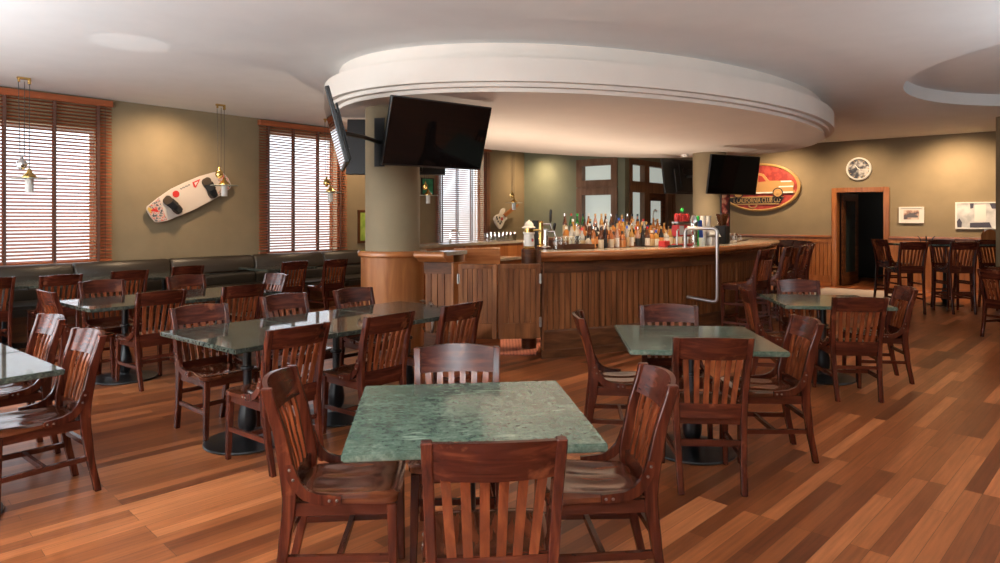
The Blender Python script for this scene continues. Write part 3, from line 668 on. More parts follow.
# bottle shelf: stepped stand inside the bar
BS = [(.78, 1.13), (.60, 1.18), (.42, 1.24), (.24, 1.30)]; AL0, AL1 = -1.62, .80
t = thing('bottle_shelf', 'stepped wooden bottle shelf in the middle of the bar', 'shelf')
mb = MB()
for ac, z in BS: mb.loft([[EP(al, a, zz) for al, a in ((AL0-.08, ac+.085), (AL1+.08, ac+.085), (AL1+.08, ac-.0949), (AL0-.08, ac-.0949))] for zz in (z-.03, z)])
mb.build('steps', 'walnut', t)
mb = MB(); mb.loft([[EP(al, a, zz) for al, a in ((AL0-.05, .82), (AL1+.05, .82), (AL1+.05, .18), (AL0-.05, .18))] for zz in (0, 1.0999)]); mb.build('cabinet', 'walnut_dark', t)
mb = MB()
for ac, z in BS[1:]: mb.loft([[EP(al, a, zz) for al, a in ((AL0-.05, ac+.06), (AL1+.05, ac+.06), (AL1+.05, ac-.09), (AL0-.05, ac-.09))] for zz in (1.1, z-.03)])
mb.build('risers', 'walnut_dark', t)
mb = MB(); mb.loft([[EP(al, a, zz) for al, a in ((AL0+.35, .885), (AL1+.1, .885), (AL1+.1, .872), (AL0+.35, .872))] for zz in (1.085, 1.165)]); mb.build('speed_rail', 'steel', t)
BM = {'amber': bottle_mat('amber_spirit', (.50, .20, .045)), 'brown': bottle_mat('brown_glass', (.12, .04, .012)), 'clear': bottle_mat('clear_glass', (.62, .6, .54), .55), 'green': bottle_mat('green_glass', (.03, .16, .03)), 'golden': bottle_mat('golden_spirit', (.5, .27, .06)), 'dark': bottle_mat('dark_glass', (.02, .016, .014)), 'copper': bottle_mat('copper_spirit', (.42, .14, .04)), 'blush': bottle_mat('pale_pink_glass', (.55, .33, .25), .4)}
CM = {'black': M['blackp'], 'red': M['red'], 'gold': M['gold'], 'white': M['white'], 'blue': M['blue'], 'green': M['green'], 'silver': M['chrome']}
LMs = [mat('cream_label', (.6, .52, .38), .6), mat('orange_label', (.55, .22, .06), .6), mat('black_label', (.02, .02, .02), .5), mat('white_label', (.66, .64, .58), .6), mat('tan_label', (.45, .32, .16), .6)]
SH = {'tall': [(0, 0), (.036, 0), (.038, .01), (.038, .17), (.034, .20), (.016, .235), (.014, .30), (0, .30)], 'broad': [(0, 0), (.044, 0), (.046, .01), (.046, .15), (.038, .18), (.016, .20), (.015, .245), (0, .245)], 'slim': [(0, 0), (.030, 0), (.031, .01), (.031, .19), (.022, .225), (.013, .26), (.013, .315), (0, .315)], 'squat': [(0, 0), (.045, 0), (.05, .02), (.05, .10), (.036, .145), (.016, .165), (.015, .20), (0, .20)]}
BP = {}
for s, pr in SH.items():
    mb = MB(); mb.lathe(pr, 14); o = mb.build('bottle', BM['amber']); bm_ = o.data; bpy.data.objects.remove(o)
    h = pr[-1][1]; rn = pr[-2][0]; mb = MB(); mb.lathe([(0, h-.028), (rn+.002, h-.028), (rn+.002, h+.008), (0, h+.008)], 12); o = mb.build('cap', 'blackp'); cm_ = o.data; bpy.data.objects.remove(o)
    r = pr[3][0]+.0008; z1 = pr[3][1]*.85; mb = MB(); mb.lathe([(r-.003, z1*.25), (r, z1*.25), (r, z1), (r-.003, z1)], 14); o = mb.build('label', 'paper'); lm_ = o.data; bpy.data.objects.remove(o)
    BP[s] = (bm_, cm_, lm_)
def colored(me, m, cache={}):
    k = (me.name, m.name)
    if k not in cache: c = me.copy(); c.materials.clear(); c.materials.append(m); cache[k] = c
    return cache[k]
def bottle(p, shape, col, cap, lm, label, group):
    b, c, l = BP[shape]; o = bpy.data.objects.new('bottle', colored(b, BM[col])); COL.objects.link(o); o.location = p; o.rotation_euler = (0, 0, random.uniform(0, 6))
    tag(o, label, 'bottle', group)
    for nm, me, m in (('cap', c, CM[cap]), ('paper_label', l, lm)):
        q = bpy.data.objects.new(nm, colored(me, m)); COL.objects.link(q); q.parent = o
    return o
rows = ['front', 'second', 'third', 'back']
for ri, (ac, z) in enumerate(BS):
    n = 21 if ri < 2 else (18 if ri == 2 else 14)
    a0, a1 = (AL0, AL1) if ri < 2 else ((AL0+.1, AL1-.15) if ri == 2 else (AL0+.28, AL1-.42))
    for i in range(n):
        al = a0 + (a1-a0)*i/(n-1) + random.uniform(-.008, .008)
        sh = random.choice(('tall', 'tall', 'broad', 'slim', 'squat') if ri < 3 else ('tall', 'slim', 'slim'))
        col = random.choice(('amber', 'amber', 'golden', 'copper', 'brown', 'clear', 'clear', 'dark', 'blush'))
        cap = random.choice(('black', 'black', 'black', 'black', 'gold', 'gold', 'gold', 'white', 'silver', 'silver', 'red', 'blue'))
        if ri == 3 and i in (1, 2, 3): col, cap, sh = 'green', ('red', 'green', 'black')[i-1], 'slim'
        if ri < 2 and i < 5: col = ('clear', 'clear', 'copper', 'brown', 'dark')[i]
        bottle(EP(al, ac+random.uniform(-.01, .01), z), sh, col, cap, random.choice(LMs), '%s %s bottle with %s cap, %s from left in %s row' % (sh, col, cap, ORD[i], rows[ri]), 'bottles on the bar shelf')
# wooden tray on the bar top with glasses round it
def on_bar(px, o, z=1.19): t_ = ring_hit(px, o); return RING(t_, o, z)
p0 = on_bar(563, -.42); p1 = on_bar(595, -.42)
d = (p1-p0).normalized(); s = Vector((-d.y, d.x, 0)); mb = MB()
for o0, o1, z0, z1 in ((0, .2, 1.19, 1.2), (0, .012, 1.2, 1.25), (.188, .2, 1.2, 1.25)): mb.loft([[Vector((q.x, q.y, z)) for q in (p0+s*o0, p1+s*o0, p1+s*o1, p0+s*o1)] for z in (z0, z1)])
for e in (p0, p1-d*.012): mb.loft([[Vector((q.x, q.y, z)) for q in (e+s*.012, e+d*.012+s*.012, e+d*.012+s*.188, e+s*.188)] for z in (1.2, 1.25)])
tag(mb.build('serving_tray', 'walnut_dark'), 'brown wooden tray on the bar top before the bottles', 'tray')
# tumblers
mb = MB(); mb.lathe([(0, .0), (.032, 0), (.042, .14), (.039, .14), (.030, .008), (0, .008)], 14); g0 = mb.build('drinking_glass', 'tumbler'); gme = g0.data; bpy.data.objects.remove(g0)
def glasses(n, fn, where):
    for i in range(n):
        o = bpy.data.objects.new('drinking_glass', gme); COL.objects.link(o); o.location = fn(i)
        tag(o, 'clear pint glass, %s from the left %s' % (ORD[i], where), 'glass', 'glasses on the bar')
def back_ring(px, o, lo=-172, hi=-100):
    best = min(range(500), key=lambda i: abs(500+F*RING(R(lo+(hi-lo)*i/499), o, 0).x/RING(R(lo+(hi-lo)*i/499), o, 0).y - px)); return RING(R(lo+(hi-lo)*best/499), o, 0)
def bk(px, o, z):
    p = back_ring(px, o); return Vector((p.x, p.y, z))
glasses(12, lambda i: bk(486+i*4.0, -.47, 1.19), 'in the front row on the far bar top')
glasses(10, lambda i: bk(490+i*4.3, -.32, 1.19), 'in the rear row on the far bar top')
glasses(6, lambda i: on_bar(550+i*2.5, -.46) + Vector((-.02*i, .02*(i % 2), 0)) if 0 else EP(-2.0-.085*(5-i), 1.02, 1.19) , 'in the row behind the beer taps')
def inner(al, ac, z): return EP(al, ac, z)
# glass shelf supporting the tap-side glasses: drip station
t = thing('drip_station', 'steel drip station below the beer taps inside the bar', 'drip tray')
mb = MB(); mb.loft([[EP(a, c, z) for a, c in ((-2.62, 1.12), (-1.9, 1.12), (-1.9, .93), (-2.62, .93))] for z in (1.14, 1.19)]); mb.build('tray', 'chrome', t)
mb = MB(); mb.loft([[EP(a, c, z) for a, c in ((-2.6, 1.1), (-1.92, 1.1), (-1.92, .95), (-2.6, .95))] for z in (0, 1.14)]); mb.build('stand', 'walnut_dark', t)
# lighthouse-shaped ceramic beer tower
p = RING(R(139.5), -.62, 0); base = at_d(529, 248, 7.95)
t = thing('ceramic_beer_tower', 'white ceramic beer tower with domed cap and brass bands', 'beer tower', (base.x, base.y, 0))
z = 1.19
mb = MB(); mb.lathe([(0, 0), (.09, 0), (.09, z), (0, z)], 20); mb.build('stand', 'walnut_dark', t)
mb = MB(); mb.lathe([(0, z), (.072, z), (.074, z+.015), (.06, z+.035), (0, z+.035)], 24); mb.build('brass_foot', 'brass', t)
mb = MB(); mb.lathe([(0, z+.035), (.062, z+.035), (.066, z+.07), (.060, z+.17), (.070, z+.185), (.070, z+.20), (0, z+.20)], 24); mb.build('body', 'cream', t)
mb = MB(); mb.lathe([(0, z+.20), (.056, z+.20), (.056, z+.25), (0, z+.25)], 24); mb.build('brass_band', 'brass', t)
mb = MB(); mb.lathe([(0, z+.25), (.074, z+.25), (.076, z+.262), (.056, z+.275), (.052, z+.30), (.040, z+.315), (.034, z+.325), (.016, z+.332), (.012, z+.345), (0, z+.35)], 24); mb.build('dome', 'cream', t)
mb = MB(); mb.tube([(.05, -.02, z+.225), (.13, -.03, z+.225), (.135, -.03, z+.20)], .011, 10); mb.build('spout', 'brass', t)
mb = MB(); mb.lathe([(.0, 0), (.02, 0), (.02, .006), (0, .006)], 16, m=Matrix.Translation((.035, -.054, z+.11)) @ Matrix.Rotation(R(90), 4, 'X') @ Matrix.Rotation(R(-25), 4, 'Y')); mb.build('badge', 'signred', t)
# tall tap towers
def tower(px, py, d, h, label, m, taps):
    b = at_d(px, py, d); t = thing('beer_tap_tower', label, 'beer tower', (b.x, b.y, 0)); z = 1.19
    mb = MB(); mb.lathe([(0, 0), (.06, 0), (.06, z-.001), (0, z-.001)], 16); mb.build('stand', 'walnut_dark', t)
    mb = MB(); mb.lathe([(0, z), (.06, z), (.06, z+.015), (.032, z+.03), (.032, z+h), (.036, z+h), (.03, z+h+.02), (0, z+h+.02)], 20); mb.build('tower', m, t)
    for dx, dz, hl in taps:
        mb = MB(); mb.tube([(0, 0, z+h-dz), (dx, -.03, z+h-dz), (dx+.02, -.03, z+h-dz-.09)], .014, 10); f = mb.build('faucet', 'chrome', t)
        mb = MB(); mb.tube([(dx, -.03, z+h-dz+.02), (dx, -.04, z+h-dz+.05), (dx+.004, -.045, z+h-dz+hl), (dx+.004, -.045, z+h-dz+hl+.02)], [.010, .016, .02, .012], 10); mb.build('tap_handle', 'blackp', f)
tower(541, 240, 8.7, .31, 'black and brass beer tower with tall black tap handle', 'brass', ((.12, .02, .17),))
tower(546, 247, 8.25, .22, 'chrome beer tower with short black tap handle', 'chrome', ((.10, .02, .09),))
b = at_d(537.5, 240, 8.75); mb = MB(); mb.box(-.05, .05, -.03, .03, 0, 1.53, Matrix.Translation((b.x-.02, b.y+.07, 0))); mb.bevel(.008, 1); tag(mb.build('tower_panel', 'blackp'), 'black upright panel behind the brass beer tower', 'panel')
# faucet on far bar
p = bk(450, -.12, 1.19); t = thing('faucet', 'chrome gooseneck faucet at the left end of the bar', 'faucet', p)
mb = MB(); mb.lathe([(0, 0), (.03, 0), (.022, .03), (0, .03)], 16); mb.build('base', 'chrome', t)
mb = MB(); mb.tube([(0, 0, .02), (0, 0, .12)] + [(.07-.07*cos(R(a)), 0, .12+.07*sin(R(a))) for a in range(15, 181, 15)] + [(.14, 0, .08)], .012, 10); mb.build('spout', 'chrome', t)
# things on the right part of the bar
def item(name, px, o, label, cat): p = on_bar(px, o); return thing(name, label, cat, (p.x, p.y, 1.19), R(43))
t = item('juice_dispenser', 682, -.42, 'red and white drink dispenser with four red bottles on top', 'dispenser')
mb = MB(); mb.box(-.17, .17, -.07, .07, 0, .03); mb.box(-.16, -.025, -.05, .06, .13, .28); mb.box(.025, .16, -.05, .06, .13, .28); mb.bevel(.012, 2).build('body', 'red', t)
mb = MB(); mb.box(-.14, -.04, -.056, -.05, .15, .27); mb.build('white_panel', 'white', t)
mb = MB(); mb.box(.04, .14, -.056, -.05, .15, .27); mb.build('white_panel', 'white', t)
mb = MB(); mb.tube([(-.13, 0, .0), (-.13, 0, .12)], .015); mb.tube([(.13, 0, 0), (.13, 0, .12)], .015); mb.box(-.17, .17, -.05, .05, .30, .32); mb.build('shelf', 'steel', t)
for x in (-.13, -.05, .05, .13):
    mb = MB(); mb.lathe([(0, .322), (.028, .322), (.031, .34), (.031, .40), (.022, .425), (0, .43)], 14, (x, 0, 0)); mb.build('red_jar', 'red', t)
mb = MB(); mb.tube([(-.2, -.05, .0), (-.2, -.05, .2), (-.17, -.05, .22)], .01); mb.build('pipe', 'steel', t)
p = on_bar(682, -.40); mb = MB(); mb.lathe([(0, .45), (.02, .45), (.026, .475), (.015, .5), (0, .505)], 14); o = mb.build('green_finial', 'green', t)
t = item('shaker', 694, -.44, 'tall steel shaker on the bar beside the drink dispenser', 'shaker')
mb = MB(); mb.lathe([(0, 0), (.045, 0), (.055, .30), (.05, .34), (.03, .40), (0, .41)], 20); mb.build('body', 'chrome', t)
t = item('menu_card', 701, -.40, 'blue and green upright menu card on the bar', 'menu card')
mb = MB(); mb.box(-.05, .05, -.012, .012, 0, .34, Matrix.Rotation(R(-8), 4, 'Y')); mb.build('blue_card', 'blue', t)
mb = MB(); mb.box(-.085, -.065, -.012, .012, 0, .40); mb.build('green_strip', 'green', t)
t = item('napkin_stack', 712, -.42, 'white folded napkin fan on the bar', 'napkin')
mb = MB()
for k in range(7): mb.box(-.11, .11, -.06, .06, 0, .003, Matrix.Translation((0, .012*k-.03, .17)) @ Matrix.Rotation(R(50+8*k), 4, 'X') @ Matrix.Rotation(R(5*k-15), 4, 'Z'))
mb.box(-.1, .1, -.05, .07, 0, .1); mb.build('paper', 'paper', t)
for k, (px, o) in enumerate(((697, -.34), (703, -.36), (708, -.37))):
    p = on_bar(px, -.47); mb = MB(); mb.lathe([(0, 0), (.03, 0), (.042, .12+.28), (.039, .40), (0, .40)], 14, p); tag(mb.build('cup_stack', 'white'), 'stack of white paper cups, %s from the left on the bar' % ORD[k], 'cups', 'paper cup stacks')
t = item('espresso_grinder', 722, -.43, 'black coffee grinder with dark hopper on the bar', 'grinder')
mb = MB(); mb.box(-.07, .07, -.09, .09, 0, .26); mb.bevel(.015, 2).build('body', 'blackp', t)
mb = MB(); mb.lathe([(0, .26), (.05, .26), (.09, .42), (.09, .43), (0, .43)], 18); mb.build('hopper', BM['brown'], t)
for k, px in enumerate((726, 730, 734)):
    p = on_bar(px, -.40); mb = MB(); mb.lathe([(0, 0), (.04, 0), (.05, .06), (.042, .13), (.048, .15), (0, .15)], 16, p); mb.tube([p+Vector((.045, -.03, .12)), p+Vector((.085, -.05, .11)), p+Vector((.085, -.05, .05)), p+Vector((.045, -.03, .04))], .008, 8); tag(mb.build('milk_jug', 'chrome'), 'steel milk jug with handle, %s from the left by the grinder' % ORD[k], 'jug', 'milk jugs')
t = item('bar_caddy', 664, -.36, 'small red bar caddy on the bar top', 'caddy')
mb = MB(); mb.box(-.06, .06, -.05, .05, 0, .08); mb.bevel(.008, 1).build('box', 'red', t)
t = item('bar_scale', 673, -.34, 'black rubber bar mat on the stone top', 'mat')
mb = MB(); mb.box(-.14, .14, -.06, .06, 0, .02); mb.bevel(.006, 1).build('mat', 'rubber', t)
t['category'] = 'bar mat'; t.name = 'rubber_bar_mat'
t = item('clear_cup', 702, -.24, 'clear blue-white cup on the bar edge beside the chrome rail', 'cup')
mb = MB(); mb.lathe([(0, 0), (.035, 0), (.045, .11), (.04, .11), (.032, .01), (0, .01)], 16); mb.build('cup', M['frost'], t)

# ------------------------------------------------------------------ screens
def tv(c, ang, tilt, label, mount_to, z_m=None, w=1.22, h=.70):
    """c centre; ang: direction the screen faces (degrees from +x in plan); tilt: top leaning forward."""
    t = thing('television', label, 'television', c, R(ang+90), 'televisions over the bar'); T_ = Matrix.Rotation(R(tilt), 4, 'X')
    mb = MB(); mb.box(-w/2, w/2, -.012, .028, -h/2, h/2, T_); mb.bevel(.006, 1).build('housing', 'blackp', t)
    mb = MB(); mb.box(-w/2+.012, w/2-.012, -.0145, -.012, -h/2+.02, h/2-.012, T_); mb.build('screen', 'screen', t)
    mb = MB(); mb.box(-.33, .33, .028, .065, -h/2+.03, h/2-.2, T_); mb.bevel(.01, 1).build('back_cover', 'blackp', t)
    mb = MB(); mb.lathe([(0, 0), (.07, 0), (.07, .02), (0, .02)], 16, m=T_ @ Matrix.Translation((.05, .065, .1)) @ Matrix.Rotation(R(-90), 4, 'X')); mb.box(-.2, -.17, .065, .085, -.2, .25, T_); mb.box(.17, .2, .065, .085, -.2, .25, T_); mb.build('bracket_plate', 'black', t)
    k = Vector((mount_to.x, mount_to.y, c[2])); loc = Matrix.Translation(c) @ Matrix.Rotation(R(ang+90), 4, 'Z'); q = loc.inverted() @ k; dr = Vector((q.x, q.y, 0)); dist = dr.length; dr.normalize(); e = dr*(dist-.30)
    mb = MB(); mb.tube([(0, .07, 0), (e.x*.5+.08, e.y*.5+.04, .0), (e.x, e.y, 0)], .022, 8); mb.build('arm', 'black', t)
    mb = MB(); sd = Vector((-dr.y, dr.x, 0)); mb.loft([[e + sd*i*.06 - dr*j*.02 + Vector((0, 0, z)) for i, j in ((-1, -1), (1, -1), (1, 1), (-1, 1))] for z in (-.27, .27)]); mb.build('wall_bracket', 'black', t)
    return t
tv(Vector((-.64, 6.95, 2.425)), -52.3, 18, 'large black television tilted down, facing us from the near column', K1)
tv(Vector((-1.62, 6.55, 2.40)), 195, 15, 'television seen edge-on left of the column, reflecting the blinds', K1)
tv(Vector((-1.29, 8.3, 2.44)), 92, 8, 'television behind the near column, its black back to us', K1)
tv(Vector((4.19, 11.95, 2.33)), -62, 9, 'black television facing us in front of the oval car sign', K2)
tv(Vector((3.70, 13.38, 2.38)), 122, 8, 'television behind the far column, its back to us, partly hidden', K2)
for k, px in enumerate((689, 721)):  # small junction boxes under the soffit, not lamps
    p = on_z(px, 155.5, 2.81); p = EP(*((Vector((p.x, p.y))-C0).dot(E) * .93 for E in (E1, E2)), 2.81); mb = MB(); mb.lathe([(0, -.05), (.05, -.05), (.07, -.03), (.07, 0), (0, 0)], 16, p); tag(mb.build('junction_box', 'white'), ['small white fitting on the soffit above the left far television', 'small white fitting on the soffit above the right far television'][k], 'junction box', 'fittings under the soffit')
# tall red picture board on the far column
cdir = Vector((.42, -.91)).normalized(); b = Vector((K2.x+.19, K2.y-.33))
t = thing('poster_board', 'narrow dark framed red poster hanging on the far column', 'poster', (b.x, b.y, 0), R(22))
mb = MB(); mb.box(-.11, .11, -.015, .015, 1.24, 2.05); mb.bevel(.004, 1).build('frame', 'blackp', t)
mb = MB(); mb.box(-.085, .085, -.019, -.015, 1.28, 2.0); mb.build('picture', 'art_red', t)

# ------------------------------------------------------------------ wall pieces, far wall
RWM = lambda px, py, off=.0: ROOM @ Matrix.Translation((UR-off, v_of(px), on_u(px, py, UR).z)) @ Matrix(((0, 0, -1, 0), (1, 0, 0, 0), (0, 1, 0, 0), (0, 0, 0, 1)))   # local x along v, y up, z out of the wall
def wthing(name, label, cat, mtx): 
    o = thing(name, label, cat); o.matrix_world = mtx; return o
def empty_at(name, label, cat, mtx, group=None):
    o = thing(name, label, cat, group=group); loc, rot, sc = mtx.decompose(); o.location = loc; o.rotation_mode = 'QUATERNION'; o.rotation_quaternion = rot; return o
m_ = RWM(859, 169); s_ = (on_u(872, 169, UR)-on_u(846, 169, UR)).length/2; s_ = .255
t = empty_at('wall_clock', 'round wall clock with white rim above the dark doorway', 'clock', m_)
mb = MB(); mb.lathe([(s_*.86, .01), (s_*.86, .05), (s_*.9, .06), (s_, .045), (s_*1.0, 0), (s_*.86, 0)], 48); mb.build('rim', 'white', t)
mb = MB(); mb.lathe([(0, .012), (s_*.865, .012), (s_*.865, .022), (0, .022)], 48); f = mb.build('face', 'art_clock', t)
mb = MB()
for k in range(12):
    a = k*pi/6; mb.box(-.007, .007, s_*.70, s_*.8, .022, .026, Matrix.Rotation(-a, 4, 'Z'))
mb.build('hour_marks', 'gold', f)
mb = MB(); mb.box(-.008, .008, -.03, s_*.5, .03, .034, Matrix.Rotation(R(40), 4, 'Z')); mb.box(-.006, .006, -.03, s_*.7, .036, .04, Matrix.Rotation(R(-100), 4, 'Z')); mb.build('hands', 'white', t)
def picture(px0, py0, px1, py1, fr, m, label, matw=.0, mk=RWM, thick=.035, fw=.025):
    cx, cy = (px0+px1)/2, (py0+py1)/2; t = empty_at('framed_picture', label, 'picture', mk(cx, cy), 'framed pictures')
    if mk is RWM: w = abs(v_of(px1)-v_of(px0))/2; h = abs(on_u(cx, py0, UR).z-on_u(cx, py1, UR).z)/2
    else: w = abs(u_of(px1)-u_of(px0))/2; h = abs(on_v(cx, py0, VW).z-on_v(cx, py1, VW).z)/2
    mb = MB()
    for x0, x1, y0, y1 in ((-w, -w+fw, -h, h), (w-fw, w, -h, h), (-w+fw, w-fw, -h, -h+fw), (-w+fw, w-fw, h-fw, h)): mb.box(x0, x1, y0, y1, 0, thick)
    mb.build('frame', fr, t)
    if matw: mb = MB(); mb.box(-w+fw, w-fw, -h+fw, h-fw, 0, thick*.5); mb.build('mount', 'paper', t)
    mb = MB(); mb.box(-w+fw+matw, w-fw-matw, -h+fw+matw*.8, h-fw-matw*.8, .001, thick*.5+.004); p = mb.build('print', m, t); return t, p, w, h
t, p, w, h = picture(899, 207, 924, 223, 'white', 'paper', 'small white framed picture of a car right of the doorway', .0)
mb = MB(); mb.box(-w*.62, w*.62, -h*.55, h*.6, .022, .024); mb.build('car_print', 'art_car', p)
mb = MB(); pts = [(-.55, -.35), (-.55, -.1), (-.35, 0), (-.15, .25), (.15, .25), (.3, 0), (.55, -.08), (.56, -.35)]; mb.prism([(x*w*.95, y*h*.9) for x, y in pts], .024, .026); mb.build('car_shape', mat('car_grey', (.1, .09, .10), .5), p)
t, p, w, h = picture(955, 202, 1001, 229, 'white', 'art_grey', 'large pale grey framed picture of an interior, right of the small one')
pdk = mat('print_dark', (.06, .06, .09), .5)
for pts in ([(-.35, -.9), (-.35, -.55), (.5, -.5), (.6, -.9)], [(-.9, -.88), (-.93, -.45), (-.82, -.2), (-.7, -.5), (-.72, -.88)], [(.5, .9), (.6, .5), (.85, .5), (.93, .9)], [(-.35, .92), (-.33, .5), (-.2, .55), (-.18, .92)]):
    mb = MB(); mb.prism([(x*w, y*h) for x, y in pts], .022, .0235); mb.build('printed_shape', pdk, p)
mb = MB(); mb.prism([(-w*.15, -h*.45), (-w*.15, h*.8), (w*.35, h*.8), (w*.35, -h*.45)], .0222, .0232); mb.build('bright_window', 'white', p)
# oval car sign
t = empty_at('oval_sign', 'oval red wall sign with a tan vintage car and lettering', 'sign', RWM(759.5, 187.5))
ow = abs(v_of(799.5)-v_of(719.5))/2; oh = abs(on_u(759, 163.3, UR).z-on_u(759, 211.3, UR).z)/2
n = 64
mb = MB(); mb.loft([[(ow*f*cos(a), oh*f2*sin(a), z) for f, f2, z in ((.93, .91, 0), (.93, .91, .07), (.96, .95, .085), (1, 1, .07), (1, 1, 0))] for a in [2*pi*k/n for k in range(n)]], closed=True); mb.build('rim', 'gold', t)
mb = MB(); mb.prism([(ow*.94*cos(2*pi*k/n), oh*.92*sin(2*pi*k/n)) for k in range(n)], 0, .05); mb.build('panel', art('sign_ground', (.25, .02, .015), (.34, .035, .025), (.4, .06, .04), 8), t)
sx, sy = ow, oh
car = [(-.72, -.28), (-.74, -.05), (-.68, .12), (-.45, .2), (-.3, .52), (-.02, .6), (.12, .56), (.26, .26), (.62, .24), (.82, .22), (.86, .1), (.84, -.12), (.88, -.2), (.88, -.28)]
mb = MB(); mb.prism([(x*sx, y*sy) for x, y in car], .05, .085); mb.bevel(.006, 1).build('car_body', 'signtan', t)
mb = MB(); mb.prism([(-.28*sx, .22*sy), (-.18*sx, .47*sy), (-.04*sx, .5*sy), (-.04*sx, .22*sy)], .085, .088); mb.prism([(.0, .22*sy), (0, .5*sy), (.09*sx, .46*sy), (.19*sx, .24*sy)], .085, .088); mb.build('car_window', 'signred', t)
mb = MB(); mb.box(-.7*sx, .84*sx, -.26*sy, -.2*sy, .085, .092); mb.box(.5*sx, .84*sx, -.02*sy, .03*sy, .085, .092); mb.box(.55*sx, .8*sx, .19*sy, .24*sy, .085, .095); mb.build('car_trim', 'white', t)
for x in (-.5, .48):
    mb = MB(); mb.lathe([(0, .09), (.17*sy*2.4/2, .09), (.17*sy*2.4/2, .105), (0, .105)], 28, (x*sx, -.24*sy, 0)); wh = mb.build('tyre', 'signdark', t)
    mb = MB(); mb.lathe([(0, .105), (.165*sy, .105), (.165*sy, .11), (.08*sy, .11), (.07*sy, .108), (0, .112)], 24, (x*sx, -.24*sy, 0)); mb.build('whitewall', 'signtan', wh)
    mb = MB(); mb.lathe([(0, .112), (.08*sy, .112), (.05*sy, .118), (0, .118)], 16, (x*sx, -.24*sy, 0)); mb.build('hub', 'gold', wh)
mb = MB(); mb.prism([(-.78*sx, -.66*sy), (-.74*sx, -.42*sy), (.62*sx, -.42*sy), (.52*sx, -.66*sy)], .05, .07); mb.build('name_plate', 'signdark', t)
mb = MB(); mb.box(-.76*sx, .6*sx, -.42*sy, -.38*sy, .05, .075); mb.box(-.7*sx, .5*sx, -.71*sy, -.67*sy, .05, .075); mb.build('plate_edge', 'gold', t)
text_mesh('lettering', 'J. CALIFORNIA CLUB CO', .165, 'gold', t, Matrix.Translation((-.05*sx, -.545*sy, .072)), .004, .62)
mb = MB(); mb.loft([[((-.15*sx)+r*cos(a), -.72*sy+r*sin(a)*.8, z) for r, z in ((.08, .05), (.11, .05), (.11, .07), (.08, .07))] for a in [pi+pi*k/12 for k in range(13)]]); mb.build('scroll', 'gold', t)
# rug by the doorway
q_ = on_z(819, 290, 0); v0, v1 = uv(q_.x, q_.y)[1], dv1+.6; mb = MB(); mb.box(14.3, 16.1, v0, v1, .001, .012, ROOM); tag(mb.build('door_rug', 'rug'), 'pale flat rug on the floor before the dark doorway', 'rug')

# ------------------------------------------------------------------ pieces on the window wall
LWM = lambda px, py, off=0: ROOM @ Matrix.Translation((u_of(px), VW+off, on_v(px, py, VW).z)) @ Matrix(((1, 0, 0, 0), (0, 0, 1, 0), (0, 1, 0, 0), (0, 0, 0, 1))) @ Matrix(((1, 0, 0, 0), (0, 1, 0, 0), (0, 0, 1, 0), (0, 0, 0, 1)))
def wall_uv(px, py, off=0): q = on_v(px, py, VW+off); return (uv(q.x, q.y)[0], q.z)
OR = wall_uv(187, 195, .08)
def bl(x, y): a = wall_uv(140+x/8.04, 160+y/8.04, .08); return (a[0]-OR[0], a[1]-OR[1])
BO = Matrix(((UX, 0, VX, 0), (UY, 0, VY, 0), (0, 1, 0, 0), (0, 0, 0, 1)))   # local x along u, y up, z out of the wall
def lthing(name, label, cat, o, off): return empty_at(name, label, cat, Matrix.Translation(P(o[0], VW+off, o[1])) @ BO)
t = lthing('kiteboard', 'white graphic-covered sports board with two foot bindings, hung on the olive wall', 'sports board', OR, .06)
out = [(50, 392), (58, 372), (150, 300), (250, 232), (360, 180), (480, 130), (580, 102), (632, 95), (672, 108), (710, 150), (735, 205), (725, 228), (640, 290), (540, 345), (430, 402), (320, 448), (220, 488), (150, 503), (122, 500), (95, 470), (65, 425)]
mb = MB(); mb.prism([bl(x, y) for x, y in out], 0, .03); mb.bevel(.006, 2).build('deck', mat('board_white', (.62, .55, .49), .35), t)
def inset(pts, z0, z1, nm, m, parent=t): mb = MB(); mb.prism([bl(x, y) for x, y in pts], z0, z1); return mb.build(nm, m, parent)
inset([(58, 392), (70, 372), (150, 305), (165, 340), (190, 420), (215, 482), (150, 497), (125, 494), (95, 465), (70, 425)], .03, .0315, 'tail_graphic', 'artgraf')
inset([(640, 102), (670, 114), (704, 152), (728, 205), (718, 224), (640, 282), (625, 262), (660, 215), (625, 160)], .03, .0315, 'nose_graphic', 'artgraf')
inset([(56, 395), (70, 378), (100, 400), (80, 430)], .0316, .0326, 'yellow_sticker', mat('yellow_sticker', (.6, .42, .1), .5))
inset([(80, 410), (105, 388), (140, 400), (145, 420)], .0328, .0336, 'red_sticker', 'red')
inset([(287+28*cos(2*pi*k/24), 274+28*sin(2*pi*k/24)) for k in range(24)], .03, .0316, 'red_disc', 'red')
inset([(418, 180), (482, 152), (448, 224), (430, 218)], .03, .0312, 'red_triangle', 'red'); inset([(434, 184), (466, 170), (444, 208)], .0312, .0318, 'triangle_centre', 'paper')
mb = MB(); seg = [(320+11.5*k, 232-k*5.2+(6 if k % 2 else -2)) for k in range(8)]
mb.prism([bl(x, y-5) for x, y in seg] + [bl(x, y+5) for x, y in seg[::-1]], .03, .0312); mb.build('grey_script', mat('script_grey', (.2, .2, .2), .5), t)
